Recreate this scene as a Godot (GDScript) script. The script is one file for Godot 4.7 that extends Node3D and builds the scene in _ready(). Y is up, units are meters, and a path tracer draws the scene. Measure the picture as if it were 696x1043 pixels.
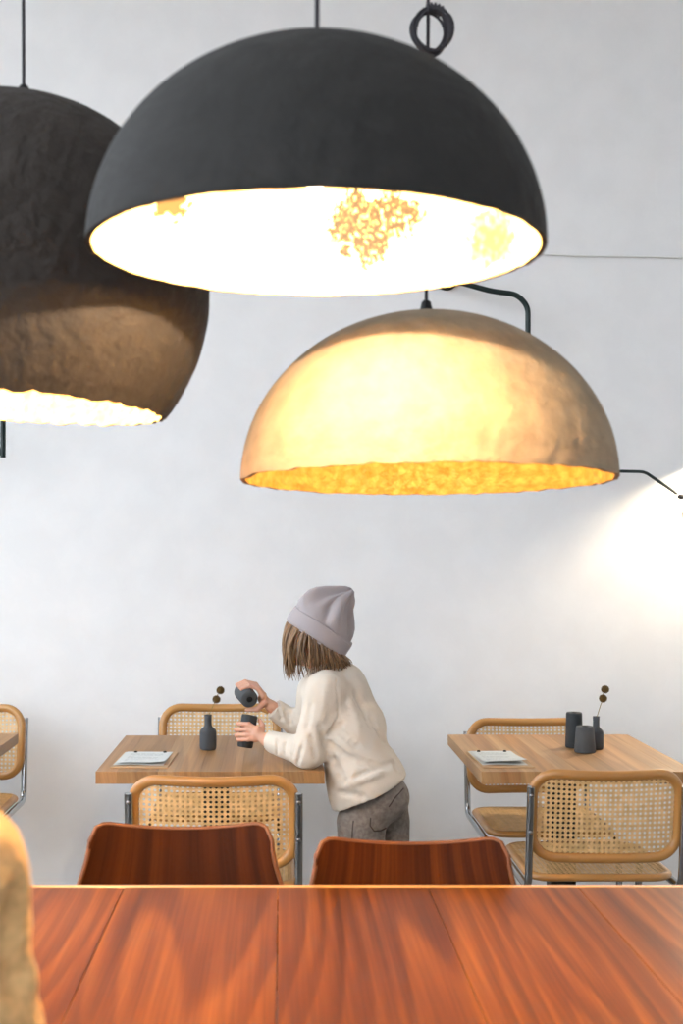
extends Node3D
# A cafe corner: three bowl-shaped pendant lamps, a big varnished table in front, small tables with cane chairs by the wall, a child with shakers.
# Pixel helper: the photograph's principal point lies at (285, 560), focal length 1300 px, eye 1.44 m above the floor.
const FPX := 1300.0
const CX := 285.0
const CY := 560.0
const EYE := 1.44
const WALL_Z := -5.35
const CEIL := 4.8

var used := {}
var M := {}
var rng := RandomNumberGenerator.new()

func P(px: float, py: float, d: float) -> Vector3:
	return Vector3((px - CX) / FPX * d, EYE - (py - CY) / FPX * d, -d)

# ---------------------------------------------------------------- naming and tagging
func numbered(called: String) -> String:
	if not used.has(called):
		used[called] = 0
		return called
	used[called] += 1
	return "%s_%03d" % [called, used[called]]

func tag(o: Node, label: String, category: String, group := "") -> void:
	o.set_meta("label", label)
	o.set_meta("category", category)
	if group != "":
		o.set_meta("group", group)

func thing(called: String, label: String, category: String, at := Vector3.ZERO, turn := 0.0, group := "") -> Node3D:
	var o := Node3D.new()
	o.name = numbered(called)
	add_child(o)
	o.position = at
	o.rotation.y = turn
	tag(o, label, category, group)
	return o

func part(called: String, mesh: Mesh, mat: Material, parent: Node, at := Vector3.ZERO, rot := Vector3.ZERO) -> MeshInstance3D:
	var o := MeshInstance3D.new()
	o.name = called
	o.mesh = mesh
	o.material_override = mat
	o.cast_shadow = GeometryInstance3D.SHADOW_CASTING_SETTING_ON
	parent.add_child(o, true)
	o.position = at
	o.rotation = rot
	return o

func solo(called: String, mesh: Mesh, mat: Material, label: String, category: String, at := Vector3.ZERO, group := "") -> MeshInstance3D:
	var o := part(numbered(called), mesh, mat, self, at)
	tag(o, label, category, group)
	return o

func struct(called: String, mesh: Mesh, mat: Material, at := Vector3.ZERO) -> MeshInstance3D:
	var o := part(called, mesh, mat, self, at)
	o.set_meta("kind", "structure")
	return o

func copy_of(root: Node3D, at: Vector3, turn: float, label: String) -> Node3D:
	var base_name := String(root.name)
	var r: Node3D = root.duplicate()
	r.name = numbered(base_name)
	add_child(r)
	r.position = at
	r.rotation.y = turn
	r.set_meta("label", label)
	return r

# ---------------------------------------------------------------- mesh builder
class MB:
	var st := SurfaceTool.new()
	var uvs := 1.0
	func _init() -> void:
		st.begin(Mesh.PRIMITIVE_TRIANGLES)
	func v(p: Vector3, uv: Vector2) -> void:
		st.set_uv(uv)
		st.add_vertex(p)
	func tri(a: Vector3, b: Vector3, c: Vector3, ua := Vector2.ZERO, ub := Vector2.ZERO, uc := Vector2.ZERO) -> void:  # counter-clockwise from outside
		v(a, ua)
		v(c, uc)
		v(b, ub)
	func quad(a: Vector3, b: Vector3, c: Vector3, d: Vector3, ua := Vector2.ZERO, ub := Vector2.ZERO, uc := Vector2.ZERO, ud := Vector2.ZERO) -> void:
		tri(a, b, c, ua, ub, uc)
		tri(a, c, d, ua, uc, ud)
	func smooth(on: bool) -> void:
		st.set_smooth_group(0 if on else 0xFFFFFFFF)
	func face(pts: Array, mid: Vector3, along: int, s: float, off: Vector2) -> void:  # convex face turned outward from mid
		var n: Vector3 = (pts[1] - pts[0]).cross(pts[2] - pts[0])
		if n.dot(pts[0] - mid) < 0:
			pts.reverse()
		var uv := []
		for p in pts:
			var q: Vector3 = p - mid
			if along == 2:
				uv.append(Vector2(q.x + q.y * 0.2, q.z + q.y) * s + off)
			elif along == 0:
				uv.append(Vector2(q.z + q.y, q.x + q.y) * s + off)
			else:
				uv.append(Vector2(q.x + q.z, q.y) * s + off)
		for i in range(1, pts.size() - 1):
			tri(pts[0], pts[i], pts[i + 1], uv[0], uv[i], uv[i + 1])
	func slab(mid: Vector3, size: Vector3, bev := 0.002, along := 2, s := 1.0, off := Vector2.ZERO) -> void:
		smooth(false)
		var h := size * 0.5
		var b: float = minf(bev, minf(h.x, minf(h.y, h.z)) * 0.9)
		var pt := func(sx: int, sy: int, sz: int, ax: int) -> Vector3:
			var q := Vector3(sx * (h.x - (0.0 if ax == 0 else b)), sy * (h.y - (0.0 if ax == 1 else b)), sz * (h.z - (0.0 if ax == 2 else b)))
			return mid + q
		for sg in [-1, 1]:
			face([pt.call(sg, -1, -1, 0), pt.call(sg, 1, -1, 0), pt.call(sg, 1, 1, 0), pt.call(sg, -1, 1, 0)], mid, along, s, off)
			face([pt.call(-1, sg, -1, 1), pt.call(1, sg, -1, 1), pt.call(1, sg, 1, 1), pt.call(-1, sg, 1, 1)], mid, along, s, off)
			face([pt.call(-1, -1, sg, 2), pt.call(1, -1, sg, 2), pt.call(1, 1, sg, 2), pt.call(-1, 1, sg, 2)], mid, along, s, off)
			for sh in [-1, 1]:
				face([pt.call(-1, sg, sh, 1), pt.call(1, sg, sh, 1), pt.call(1, sg, sh, 2), pt.call(-1, sg, sh, 2)], mid, along, s, off)
				face([pt.call(sg, -1, sh, 0), pt.call(sg, 1, sh, 0), pt.call(sg, 1, sh, 2), pt.call(sg, -1, sh, 2)], mid, along, s, off)
				face([pt.call(sg, sh, -1, 0), pt.call(sg, sh, 1, 0), pt.call(sg, sh, 1, 1), pt.call(sg, sh, -1, 1)], mid, along, s, off)
				for sk in [-1, 1]:
					face([pt.call(sg, sh, sk, 0), pt.call(sg, sh, sk, 1), pt.call(sg, sh, sk, 2)], mid, along, s, off)
	func lathe(prof: Array, segs := 32, at := Vector3.ZERO, closed_ends := false) -> void:  # prof: Vector2(radius, y), outside listed upward
		smooth(true)
		var n := prof.size()
		for i in n - 1:
			for j in segs:
				var t0 := TAU * j / segs
				var t1 := TAU * (j + 1) / segs
				var p0: Vector2 = prof[i]
				var p1: Vector2 = prof[i + 1]
				var a := at + Vector3(p0.x * sin(t0), p0.y, p0.x * cos(t0))
				var b := at + Vector3(p0.x * sin(t1), p0.y, p0.x * cos(t1))
				var c := at + Vector3(p1.x * sin(t1), p1.y, p1.x * cos(t1))
				var d := at + Vector3(p1.x * sin(t0), p1.y, p1.x * cos(t0))
				var u0 := float(j) / segs
				var u1 := float(j + 1) / segs
				var v0 := float(i) / (n - 1)
				var v1 := float(i + 1) / (n - 1)
				if p0.x > 1e-6:
					tri(a, b, c, Vector2(u0, v0), Vector2(u1, v0), Vector2(u1, v1))
				if p1.x > 1e-6:
					tri(a, c, d, Vector2(u0, v0), Vector2(u1, v1), Vector2(u0, v1))
	func tube(pts: Array, radii: Array, sides := 8, closed := false, flat := 1.0, up := Vector3.ZERO) -> void:
		# flat: the section's size along «up» over its size across; up ZERO: carried along
		var n := pts.size()
		var N := Vector3.ZERO
		var rings := []
		var length := 0.0
		var lens := []
		for i in n:
			var prev: Vector3 = pts[(i - 1 + n) % n] if (closed or i > 0) else pts[i]
			var next: Vector3 = pts[(i + 1) % n] if (closed or i < n - 1) else pts[i]
			var T: Vector3 = (next - prev).normalized()
			if up != Vector3.ZERO:
				N = (up - T * up.dot(T)).normalized()
			elif N == Vector3.ZERO:
				var any := Vector3.UP if absf(T.y) < 0.9 else Vector3.RIGHT
				N = (any - T * any.dot(T)).normalized()
			else:
				N = (N - T * N.dot(T)).normalized()
			var B := T.cross(N)
			var r: float = radii[i] if radii.size() > 1 else radii[0]
			var ring := []
			for j in sides:
				var a := TAU * j / sides
				ring.append(pts[i] + N * cos(a) * r * flat + B * sin(a) * r)
			rings.append(ring)
			if i > 0:
				length += (pts[i] - pts[i - 1]).length()
			lens.append(length)
		smooth(true)
		var last := n if closed else n - 1
		for i in last:
			var A: Array = rings[i]
			var C: Array = rings[(i + 1) % n]
			var v0: float = lens[i]
			var v1: float = lens[i + 1] if i + 1 < n else length + (pts[0] - pts[n - 1]).length()
			for j in sides:
				var k := (j + 1) % sides
				var u0 := float(j) / sides * 0.06
				var u1 := float(j + 1) / sides * 0.06
				quad(A[j], A[k], C[k], C[j], Vector2(u0, v0), Vector2(u1, v0), Vector2(u1, v1), Vector2(u0, v1))
		if not closed:
			smooth(false)
			for j in sides:
				var k := (j + 1) % sides
				tri(pts[0], rings[0][k], rings[0][j])
				tri(pts[n - 1], rings[n - 1][j], rings[n - 1][k])
	func ball(mid: Vector3, r: Vector3, rows := 8, segs := 12) -> void:
		smooth(true)
		for i in rows:
			for j in segs:
				var q := []
				for e in [[i, j], [i, j + 1], [i + 1, j + 1], [i + 1, j]]:
					var th: float = -PI / 2 + PI * e[0] / rows
					var ph: float = TAU * e[1] / segs
					q.append(mid + Vector3(cos(th) * sin(ph) * r.x, sin(th) * r.y, cos(th) * cos(ph) * r.z))
				if i > 0:
					tri(q[0], q[1], q[2])
				if i < rows - 1:
					tri(q[0], q[2], q[3])
	func done() -> ArrayMesh:
		st.generate_normals()
		st.index()
		return st.commit()

func bend(pts: Array, r: float, steps := 5) -> Array:  # rounds the corners of a path
	var out := [pts[0]]
	for i in range(1, pts.size() - 1):
		var p: Vector3 = pts[i]
		var a: Vector3 = pts[i - 1] - p
		var b: Vector3 = pts[i + 1] - p
		var ra := minf(r, minf(a.length(), b.length()) * 0.49)
		var p0 := p + a.normalized() * ra
		var p1 := p + b.normalized() * ra
		for k in steps + 1:
			var t := float(k) / steps
			out.append(p0.lerp(p, t).lerp(p.lerp(p1, t), t))
	out.append(pts[-1])
	return out

# ---------------------------------------------------------------- distance field for bodies and cloth
class Field:
	var lo: Vector3
	var cell: float
	var nx: int
	var ny: int
	var nz: int
	var val := PackedFloat32Array()
	func _init(a: Vector3, b: Vector3, c: float) -> void:
		lo = a
		cell = c
		nx = int(ceil((b.x - a.x) / c)) + 1
		ny = int(ceil((b.y - a.y) / c)) + 1
		nz = int(ceil((b.z - a.z) / c)) + 1
		val.resize(nx * ny * nz)
		val.fill(1.0)
	func span(a: Vector3, b: Vector3) -> Array:
		var p := ((a - lo) / cell).floor()
		var q := ((b - lo) / cell).ceil()
		return [clampi(int(p.x), 0, nx), clampi(int(q.x) + 1, 0, nx), clampi(int(p.y), 0, ny), clampi(int(q.y) + 1, 0, ny), clampi(int(p.z), 0, nz), clampi(int(q.z) + 1, 0, nz)]
	func capsule(a: Vector3, b: Vector3, ra: float, rb: float, k := 0.02) -> void:
		var m := maxf(ra, rb) + k + cell * 2.0
		var s := span(a.min(b) - Vector3.ONE * m, a.max(b) + Vector3.ONE * m)
		var ab := b - a
		var inv := 1.0 / maxf(ab.length_squared(), 1e-9)
		for z in range(s[4], s[5]):
			for y in range(s[2], s[3]):
				var row := (z * ny + y) * nx
				var p := lo + Vector3(s[0] * cell, y * cell, z * cell) - a
				for x in range(s[0], s[1]):
					var t := clampf(p.dot(ab) * inv, 0.0, 1.0)
					var d := (p - ab * t).length() - (ra + (rb - ra) * t)
					var o := val[row + x]
					var h := k - absf(d - o)
					val[row + x] = minf(d, o) - (h * h / (4.0 * k) if h > 0.0 else 0.0)
					p.x += cell
	func ellipsoid(c: Vector3, basis: Basis, r: Vector3, k := 0.02) -> void:
		var m := maxf(r.x, maxf(r.y, r.z)) + k + cell * 2.0
		var s := span(c - Vector3.ONE * m, c + Vector3.ONE * m)
		var inv := basis.transposed()
		for z in range(s[4], s[5]):
			for y in range(s[2], s[3]):
				var row := (z * ny + y) * nx
				for x in range(s[0], s[1]):
					var p := inv * (lo + Vector3(x * cell, y * cell, z * cell) - c)
					var e := p / r
					var k0 := e.length()
					var k1 := (e / r).length()
					var d := k0 * (k0 - 1.0) / maxf(k1, 1e-6)
					var o := val[row + x]
					var h := k - absf(d - o)
					val[row + x] = minf(d, o) - (h * h / (4.0 * k) if h > 0.0 else 0.0)
	func crease(a: Vector3, b: Vector3, w: float, depth: float) -> void:  # a groove (or, with negative depth, a fold standing up) along a line
		var m := w * 2.6
		var s := span(a.min(b) - Vector3.ONE * m, a.max(b) + Vector3.ONE * m)
		var ab := b - a
		var inv := 1.0 / maxf(ab.length_squared(), 1e-9)
		for z in range(s[4], s[5]):
			for y in range(s[2], s[3]):
				var row := (z * ny + y) * nx
				for x in range(s[0], s[1]):
					var p := lo + Vector3(x * cell, y * cell, z * cell) - a
					var t := clampf(p.dot(ab) * inv, 0.0, 1.0)
					var e := (p - ab * t).length_squared() / (w * w)
					if e < 6.0:
						val[row + x] += depth * exp(-e) * sin(PI * (0.1 + 0.8 * t))
	func at_pixel(px: float, py: float, o: Vector3) -> Vector3:  # where the line of sight through that point of the photograph meets the surface
		var dir := Vector3((px - 285.0) / 1300.0, -(py - 560.0) / 1300.0, -1.0)
		var p := Vector3(0, 1.44, 0) - o
		var s := (lo.z + (nz - 1) * cell - p.z) / dir.z
		var last := (lo.z - p.z) / dir.z
		while s < last:
			var g := ((p + dir * s - lo) / cell).round()
			if g.x >= 0 and g.y >= 0 and g.x < nx and g.y < ny and g.z >= 0 and g.z < nz and val[(int(g.z) * ny + int(g.y)) * nx + int(g.x)] < 0.0:
				break
			s += cell * 0.4
		return p + dir * s
	func cut(at: Vector3, n: Vector3, near_to := Vector3.ZERO, within := 99.0) -> void:  # removes what lies on the side n points to
		for z in nz:
			for y in ny:
				var row := (z * ny + y) * nx
				for x in nx:
					if val[row + x] < 0.5:
						var p := lo + Vector3(x * cell, y * cell, z * cell)
						if within > 50.0 or p.distance_to(near_to) < within:
							val[row + x] = maxf(val[row + x], (p - at).dot(n))
	func ripple(noise: FastNoiseLite, amount: float) -> void:
		for z in nz:
			for y in ny:
				var row := (z * ny + y) * nx
				for x in nx:
					if absf(val[row + x]) < cell * 2.5:
						val[row + x] += noise.get_noise_3d(lo.x + x * cell, lo.y + y * cell, lo.z + z * cell) * amount
	func into(out: Array) -> void:  # out = [verts, normals, indices]
		var where := PackedInt32Array()
		where.resize(val.size())
		where.fill(-1)
		var verts: PackedVector3Array = out[0]
		var norms: PackedVector3Array = out[1]
		var idx: PackedInt32Array = out[2]
		var far := cell * 4.0
		var sy := nx
		var sz := nx * ny
		var offs := [0, 1, sy, sy + 1, sz, sz + 1, sz + sy, sz + sy + 1]
		var edges := [[0, 1], [2, 3], [4, 5], [6, 7], [0, 2], [1, 3], [4, 6], [5, 7], [0, 4], [1, 5], [2, 6], [3, 7]]
		var corner := []
		for i in 8:
			corner.append(Vector3(i & 1, (i >> 1) & 1, (i >> 2) & 1))
		var v := PackedFloat32Array()
		v.resize(8)
		for z in nz - 1:
			for y in ny - 1:
				for x in nx - 1:
					var at := z * sz + y * sy + x
					if absf(val[at]) > far:
						continue
					var neg := 0
					for i in 8:
						v[i] = val[at + offs[i]]
						if v[i] < 0.0:
							neg += 1
					if neg == 0 or neg == 8:
						continue
					var sum := Vector3.ZERO
					var count := 0
					for e in edges:
						var a: float = v[e[0]]
						var b: float = v[e[1]]
						if (a < 0.0) != (b < 0.0):
							sum += corner[e[0]].lerp(corner[e[1]], a / (a - b))
							count += 1
					where[at] = verts.size()
					verts.append(lo + (Vector3(x, y, z) + sum / count) * cell)
					norms.append(Vector3(v[1] + v[3] + v[5] + v[7] - v[0] - v[2] - v[4] - v[6], v[2] + v[3] + v[6] + v[7] - v[0] - v[1] - v[4] - v[5], v[4] + v[5] + v[6] + v[7] - v[0] - v[1] - v[2] - v[3]).normalized())
		for z in range(1, nz - 1):
			for y in range(1, ny - 1):
				for x in range(1, nx - 1):
					var at := z * sz + y * sy + x
					var a := val[at]
					if absf(a) > far:
						continue
					for ax in 3:
						var step: int = [1, sy, sz][ax]
						if (a < 0.0) == (val[at + step] < 0.0):
							continue
						var s1: int = [sy, sz, 1][ax]
						var s2: int = [sz, 1, sy][ax]
						var q := [where[at - s1 - s2], where[at - s2], where[at], where[at - s1]]
						if q[0] < 0 or q[1] < 0 or q[2] < 0 or q[3] < 0:
							continue
						if a >= 0.0:
							q.reverse()
						for i in [0, 2, 1, 0, 3, 2]:
							idx.append(q[i])
		out[0] = verts
		out[1] = norms
		out[2] = idx

func field_mesh(fields: Array) -> ArrayMesh:
	var out := [PackedVector3Array(), PackedVector3Array(), PackedInt32Array()]
	for f in fields:
		f.into(out)
	var arr := []
	arr.resize(Mesh.ARRAY_MAX)
	arr[Mesh.ARRAY_VERTEX] = out[0]
	arr[Mesh.ARRAY_NORMAL] = out[1]
	arr[Mesh.ARRAY_INDEX] = out[2]
	var m := ArrayMesh.new()
	m.add_surface_from_arrays(Mesh.PRIMITIVE_TRIANGLES, arr)
	return m

# ---------------------------------------------------------------- materials
func plain(c: Color, rough := 0.6, metal := 0.0) -> StandardMaterial3D:
	var m := StandardMaterial3D.new()
	m.albedo_color = c
	m.roughness = rough
	m.metallic = metal
	return m

func noise_tex(seed_: int, freq: float, size := 256, normal := false, ramp: Gradient = null, octaves := 4, strength := 4.0) -> NoiseTexture2D:
	var n := FastNoiseLite.new()
	n.seed = seed_
	n.frequency = freq
	n.fractal_octaves = octaves
	var t := NoiseTexture2D.new()
	t.noise = n
	t.width = size
	t.height = size
	t.seamless = true
	t.as_normal_map = normal
	t.bump_strength = strength
	if ramp:
		t.color_ramp = ramp
	return t

func ramp(cols: Array, offs: Array) -> Gradient:
	var g := Gradient.new()
	g.colors = PackedColorArray(cols)
	g.offsets = PackedFloat32Array(offs)
	return g

# wood: grain runs along v; the picture spans 1.3 m both ways
func wood_tex(seed_: int, dark: Color, mid: Color, light: Color, rings: float, w := 768, h := 256, cathedral := 0.2) -> ImageTexture:
	var n := FastNoiseLite.new()
	n.seed = seed_
	n.frequency = 1.0
	n.fractal_octaves = 2
	var f := FastNoiseLite.new()
	f.seed = seed_ + 7
	f.frequency = 1.0
	f.fractal_octaves = 3
	var img := Image.create(w, h, false, Image.FORMAT_RGB8)
	for y in h:
		var vv := float(y) / h * 1.3
		for x in w:
			var uu := float(x) / w * 1.3
			var base := n.get_noise_2d(uu * 2.6, vv * 0.22) * cathedral + uu * 0.8 + n.get_noise_2d(uu * 10.0 + 7.0, vv * 0.4) * 0.012
			var band := base * rings
			var s := band - floorf(band)
			s = smoothstep(0.0, 0.75, s) * (1.0 - smoothstep(0.82, 1.0, s))
			var fine := f.get_noise_2d(uu * 130.0, vv * 1.6) * 0.5 + 0.5
			var broad := f.get_noise_2d(uu * 18.0 + 40.0, vv * 0.45) * 0.5 + 0.5
			var t := clampf((s * 0.36 + broad * 0.66 + (fine - 0.5) * 0.5 - 0.5) * 0.9 + 0.47, 0.0, 1.0)
			var c := light.lerp(mid, t * 2.0) if t < 0.5 else mid.lerp(dark, t * 2.0 - 1.0)
			img.set_pixel(x, y, c)
	return ImageTexture.create_from_image(img)

func wood(tex: Texture2D, tint: Color, rough: float, coat := 0.0, coat_rough := 0.2) -> StandardMaterial3D:
	var m := plain(tint, rough)
	m.albedo_texture = tex
	if coat > 0.0:
		m.clearcoat_enabled = true
		m.clearcoat = coat
		m.clearcoat_roughness = coat_rough
	return m

func make_materials() -> void:
	var wall := plain(Color(0.93, 0.93, 0.93), 0.9)
	wall.albedo_texture = noise_tex(3, 0.012, 512, false, ramp([Color(0.985, 0.985, 0.985), Color(1, 1, 1)], [0.25, 0.75]))
	wall.uv1_triplanar = true
	wall.uv1_world_triplanar = true
	wall.uv1_scale = Vector3(0.6, 0.6, 0.6)
	wall.normal_enabled = true
	wall.normal_texture = noise_tex(4, 0.02, 512, true, null, 4, 2.0)
	wall.normal_scale = 0.05
	M.wall = wall
	M.ceiling = plain(Color(0.93, 0.93, 0.93), 0.9)
	var fl := plain(Color(0.50, 0.47, 0.44), 0.5)
	fl.albedo_texture = noise_tex(5, 0.02, 256, false, ramp([Color(0.8, 0.8, 0.8), Color(1, 1, 1)], [0.2, 0.8]))
	fl.uv1_triplanar = true
	fl.uv1_world_triplanar = true
	M.floor = fl
	M.window = plain(Color(0.86, 0.86, 0.85), 0.5)
	var glass := plain(Color(1, 1, 1, 0.06), 0.02)
	glass.transparency = BaseMaterial3D.TRANSPARENCY_ALPHA
	M.glass = glass
	M.chrome = plain(Color(0.66, 0.67, 0.68), 0.14, 1.0)
	M.screw = plain(Color(0.55, 0.55, 0.56), 0.3, 1.0)
	M.black_metal = plain(Color(0.09, 0.09, 0.095), 0.5, 0.3)
	M.green_metal = plain(Color(0.085, 0.15, 0.145), 0.4, 0.2)
	M.cord = plain(Color(0.19, 0.18, 0.20), 0.8)
	M.cable = plain(Color(0.86, 0.86, 0.84), 0.6)
	# woods
	var teak := wood_tex(11, Color(0.27, 0.13, 0.045), Color(0.40, 0.21, 0.062), Color(0.55, 0.325, 0.105), 20.0, 1024, 320)
	var teak2 := wood_tex(29, Color(0.26, 0.125, 0.045), Color(0.39, 0.205, 0.062), Color(0.53, 0.31, 0.10), 17.0, 1024, 320)
	M.table_boards = [wood(teak, Color(1, 1, 1), 0.3), wood(teak2, Color(1, 1, 1), 0.3), wood(teak, Color(0.9, 0.88, 0.88), 0.3)]
	for m in M.table_boards:
		m.metallic_specular = 0.18
	M.table_edge = wood(teak2, Color(1.0, 0.86, 0.62), 0.35, 0.6, 0.2)
	M.table_edge.albedo_texture = null
	M.table_edge.albedo_color = Color(0.80, 0.58, 0.33)
	var shell := wood_tex(41, Color(0.16, 0.07, 0.018), Color(0.235, 0.105, 0.026), Color(0.31, 0.15, 0.04), 12.0, 512, 256, 0.12)
	M.shell = wood(shell, Color(1, 1, 1), 0.5)
	M.shell.metallic_specular = 0.2
	var shell2 := wood_tex(47, Color(0.17, 0.075, 0.02), Color(0.27, 0.12, 0.03), Color(0.38, 0.19, 0.055), 16.0, 512, 256, 0.12)
	M.shell_light = wood(shell2, Color(1, 1, 1), 0.5)
	M.shell_light.metallic_specular = 0.2
	M.shell_edge = plain(Color(0.42, 0.24, 0.10), 0.5)
	var oak := wood_tex(53, Color(0.53, 0.40, 0.26), Color(0.65, 0.50, 0.33), Color(0.745, 0.59, 0.405), 12.0, 768, 256)
	M.oak = []
	for t in [Color(1, 1, 1), Color(0.93, 0.91, 0.89), Color(1.0, 0.95, 0.87), Color(0.87, 0.84, 0.80), Color(0.97, 0.93, 0.9)]:
		M.oak.append(wood(oak, t, 0.5))
	var beech := wood_tex(67, Color(0.58, 0.39, 0.19), Color(0.69, 0.49, 0.255), Color(0.76, 0.57, 0.32), 14.0, 256, 128)
	M.beech = wood(beech, Color(1, 1, 1), 0.38, 0.4, 0.25)
	M.cane = plain(Color(0.94, 0.80, 0.58), 0.5)
	M.cane.albedo_texture = noise_tex(9, 0.05, 128, false, ramp([Color(0.88, 0.86, 0.82), Color(1, 1, 1)], [0.25, 0.75]))
	M.cane.uv1_triplanar = true
	M.cane.uv1_scale = Vector3(4, 4, 4)
	# pendant shades: rough pulp
	M.shade_black = pulp(Color(0.145, 0.139, 0.133), 0.85, 21)
	M.shade_brown = pulp(Color(0.197, 0.170, 0.150), 0.85, 22)
	M.shade_beige = pulp(Color(0.655, 0.575, 0.47), 0.85, 23)
	M.shade_brown.normal_scale = 1.0
	M.gold_plain = gold(31, Color(0.80, 0.62, 0.26), Color(0.93, 0.77, 0.40))
	M.gold_pale = gold(32, Color(0.90, 0.76, 0.48), Color(0.97, 0.88, 0.66))
	var g := plain(Color(1, 1, 1), 0.55)
	g.albedo_texture = leaf_lining()
	g.texture_filter = BaseMaterial3D.TEXTURE_FILTER_LINEAR
	M.gold_leaf = g
	# small things
	M.stone = plain(Color(0.25, 0.265, 0.285), 0.75)
	M.stone_dark = plain(Color(0.17, 0.185, 0.195), 0.7)
	M.stone_mid = plain(Color(0.29, 0.30, 0.31), 0.8)
	M.hole = plain(Color(0.03, 0.03, 0.03), 0.8)
	M.flower = plain(Color(0.36, 0.27, 0.10), 0.9)
	M.stem = plain(Color(0.55, 0.47, 0.26), 0.8)
	M.clipboard = plain(Color(0.70, 0.57, 0.42), 0.6)
	M.paper = plain(Color(0.80, 0.82, 0.82), 0.8)
	M.paper.albedo_texture = menu_print()
	M.paper_plain = plain(Color(0.80, 0.80, 0.78), 0.8)
	M.ring = plain(Color(0.2, 0.2, 0.2), 0.4, 0.8)
	# people
	var skin := plain(Color(0.82, 0.62, 0.52), 0.55)
	skin.subsurf_scatter_enabled = true
	skin.subsurf_scatter_strength = 0.15
	M.skin = skin
	M.sweater = cloth(Color(0.825, 0.785, 0.73), 71)
	M.jeans = cloth(Color(0.55, 0.525, 0.50), 72)
	M.jeans.albedo_texture = noise_tex(73, 0.03, 256, false, ramp([Color(0.82, 0.8, 0.8), Color(1, 1, 1)], [0.2, 0.75]))
	M.beanie = cloth(Color(0.65, 0.62, 0.627), 74)
	M.coat = cloth(Color(0.96, 0.77, 0.53), 75)
	M.coat.albedo_texture = noise_tex(76, 0.05, 256, false, ramp([Color(0.85, 0.84, 0.82), Color(1, 1, 1)], [0.2, 0.8]))
	M.trousers = cloth(Color(0.2, 0.2, 0.24), 77)
	M.shoe = plain(Color(0.85, 0.85, 0.83), 0.6)
	M.stitch = plain(Color(0.30, 0.26, 0.24), 0.8)
	var hair := plain(Color(1, 1, 1), 0.45)
	hair.vertex_color_use_as_albedo = true
	M.hair = hair
	M.dark_hair = plain(Color(0.24, 0.16, 0.1), 0.5)

func pulp(c: Color, rough: float, seed_: int) -> StandardMaterial3D:
	var m := plain(c, rough)
	m.albedo_texture = noise_tex(seed_, 0.02, 256, false, ramp([Color(0.86, 0.86, 0.86), Color(1, 1, 1)], [0.2, 0.8]))
	m.uv1_triplanar = true
	m.uv1_scale = Vector3(3, 3, 3)
	m.normal_enabled = true
	m.normal_texture = noise_tex(seed_ + 5, 0.03, 256, true, null, 5, 5.0)
	m.normal_scale = 0.5
	return m

func cloth(c: Color, seed_: int) -> StandardMaterial3D:
	var m := plain(c, 0.95)
	m.uv1_triplanar = true
	m.uv1_scale = Vector3(6, 6, 6)
	m.normal_enabled = true
	m.normal_texture = noise_tex(seed_, 0.12, 256, true, null, 3, 3.0)
	m.normal_scale = 0.35
	m.rim_enabled = true
	m.rim = 0.2
	m.rim_tint = 0.6
	return m

func gold(seed_: int, a: Color, b: Color) -> StandardMaterial3D:
	var m := plain(Color(1, 1, 1), 0.5)
	m.albedo_texture = noise_tex(seed_, 0.035, 256, false, ramp([a, b], [0.3, 0.7]))
	m.uv1_triplanar = true
	m.uv1_scale = Vector3(4, 4, 4)
	m.normal_enabled = true
	m.normal_texture = noise_tex(seed_ + 3, 0.03, 256, true, null, 4, 8.0)
	m.normal_scale = 0.8
	return m

# the leaf inside the dark bowl: u = angle (0 towards the viewer's side, 0.5 away), v = 0 rim .. 1 crown; worn patches where the photograph shows them
func leaf_lining() -> ImageTexture:
	var n := FastNoiseLite.new()
	n.seed = 5
	n.frequency = 1.0
	n.fractal_octaves = 3
	var fine := FastNoiseLite.new()
	fine.seed = 6
	fine.frequency = 1.0
	fine.noise_type = FastNoiseLite.TYPE_PERLIN
	fine.fractal_octaves = 5
	fine.fractal_gain = 0.65
	var w := 1536
	var h := 384
	var img := Image.create(w, h, false, Image.FORMAT_RGB8)
	for y in h:
		for x in w:
			var u := float(x) / w
			var v := float(y) / h
			var c := Color(0.96, 0.86, 0.62)
			c = c.lerp(Color(0.92, 0.78, 0.48), clampf(n.get_noise_2d(u * 40.0, v * 12.0) * 0.8 + 0.3, 0.0, 1.0))
			var ang := (0.5 - u) * 360.0
			var blot := fine.get_noise_2d(u * 230.0, v * 46.0)
			# flaked, tarnished patch on the far wall
			var e := minf(pow((ang - 17.0) / 10.0, 2.0) + pow((v - 0.25) / 0.13, 2.0), 0.55 + pow((ang - 30.0) / 12.0, 2.0) + pow((v - 0.30) / 0.10, 2.0))
			var soft := n.get_noise_2d(u * 30.0, v * 9.0)
			if e + soft * 1.3 < 1.2 and blot > -0.42 + maxf(e - 0.3, 0.0) * 0.5:
				c = c.lerp(Color(0.12, 0.078, 0.026), clampf((blot + 0.42) * 2.2, 0.0, 0.98))
			# plain patches without the pale leaf
			var e2 := pow((ang + 52.0) / 8.0, 2.0) + pow((v - 0.31) / 0.09, 2.0)
			if e2 + n.get_noise_2d(u * 60.0, v * 20.0 + 9.0) * 1.6 < 0.9:
				c = Color(0.25, 0.19, 0.08)
			var e3 := pow((ang - 64.0) / 12.0, 2.0) + pow((v - 0.13) / 0.11, 2.0)
			if e3 + n.get_noise_2d(u * 50.0 + 3.0, v * 15.0) * 1.0 < 0.9:
				c = c.lerp(Color(0.28, 0.25, 0.13), 0.8 * clampf(1.2 - e3 - n.get_noise_2d(u * 90.0, v * 25.0) * 0.9, 0.0, 1.0))
			img.set_pixel(x, y, c)
	return ImageTexture.create_from_image(img)

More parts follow.
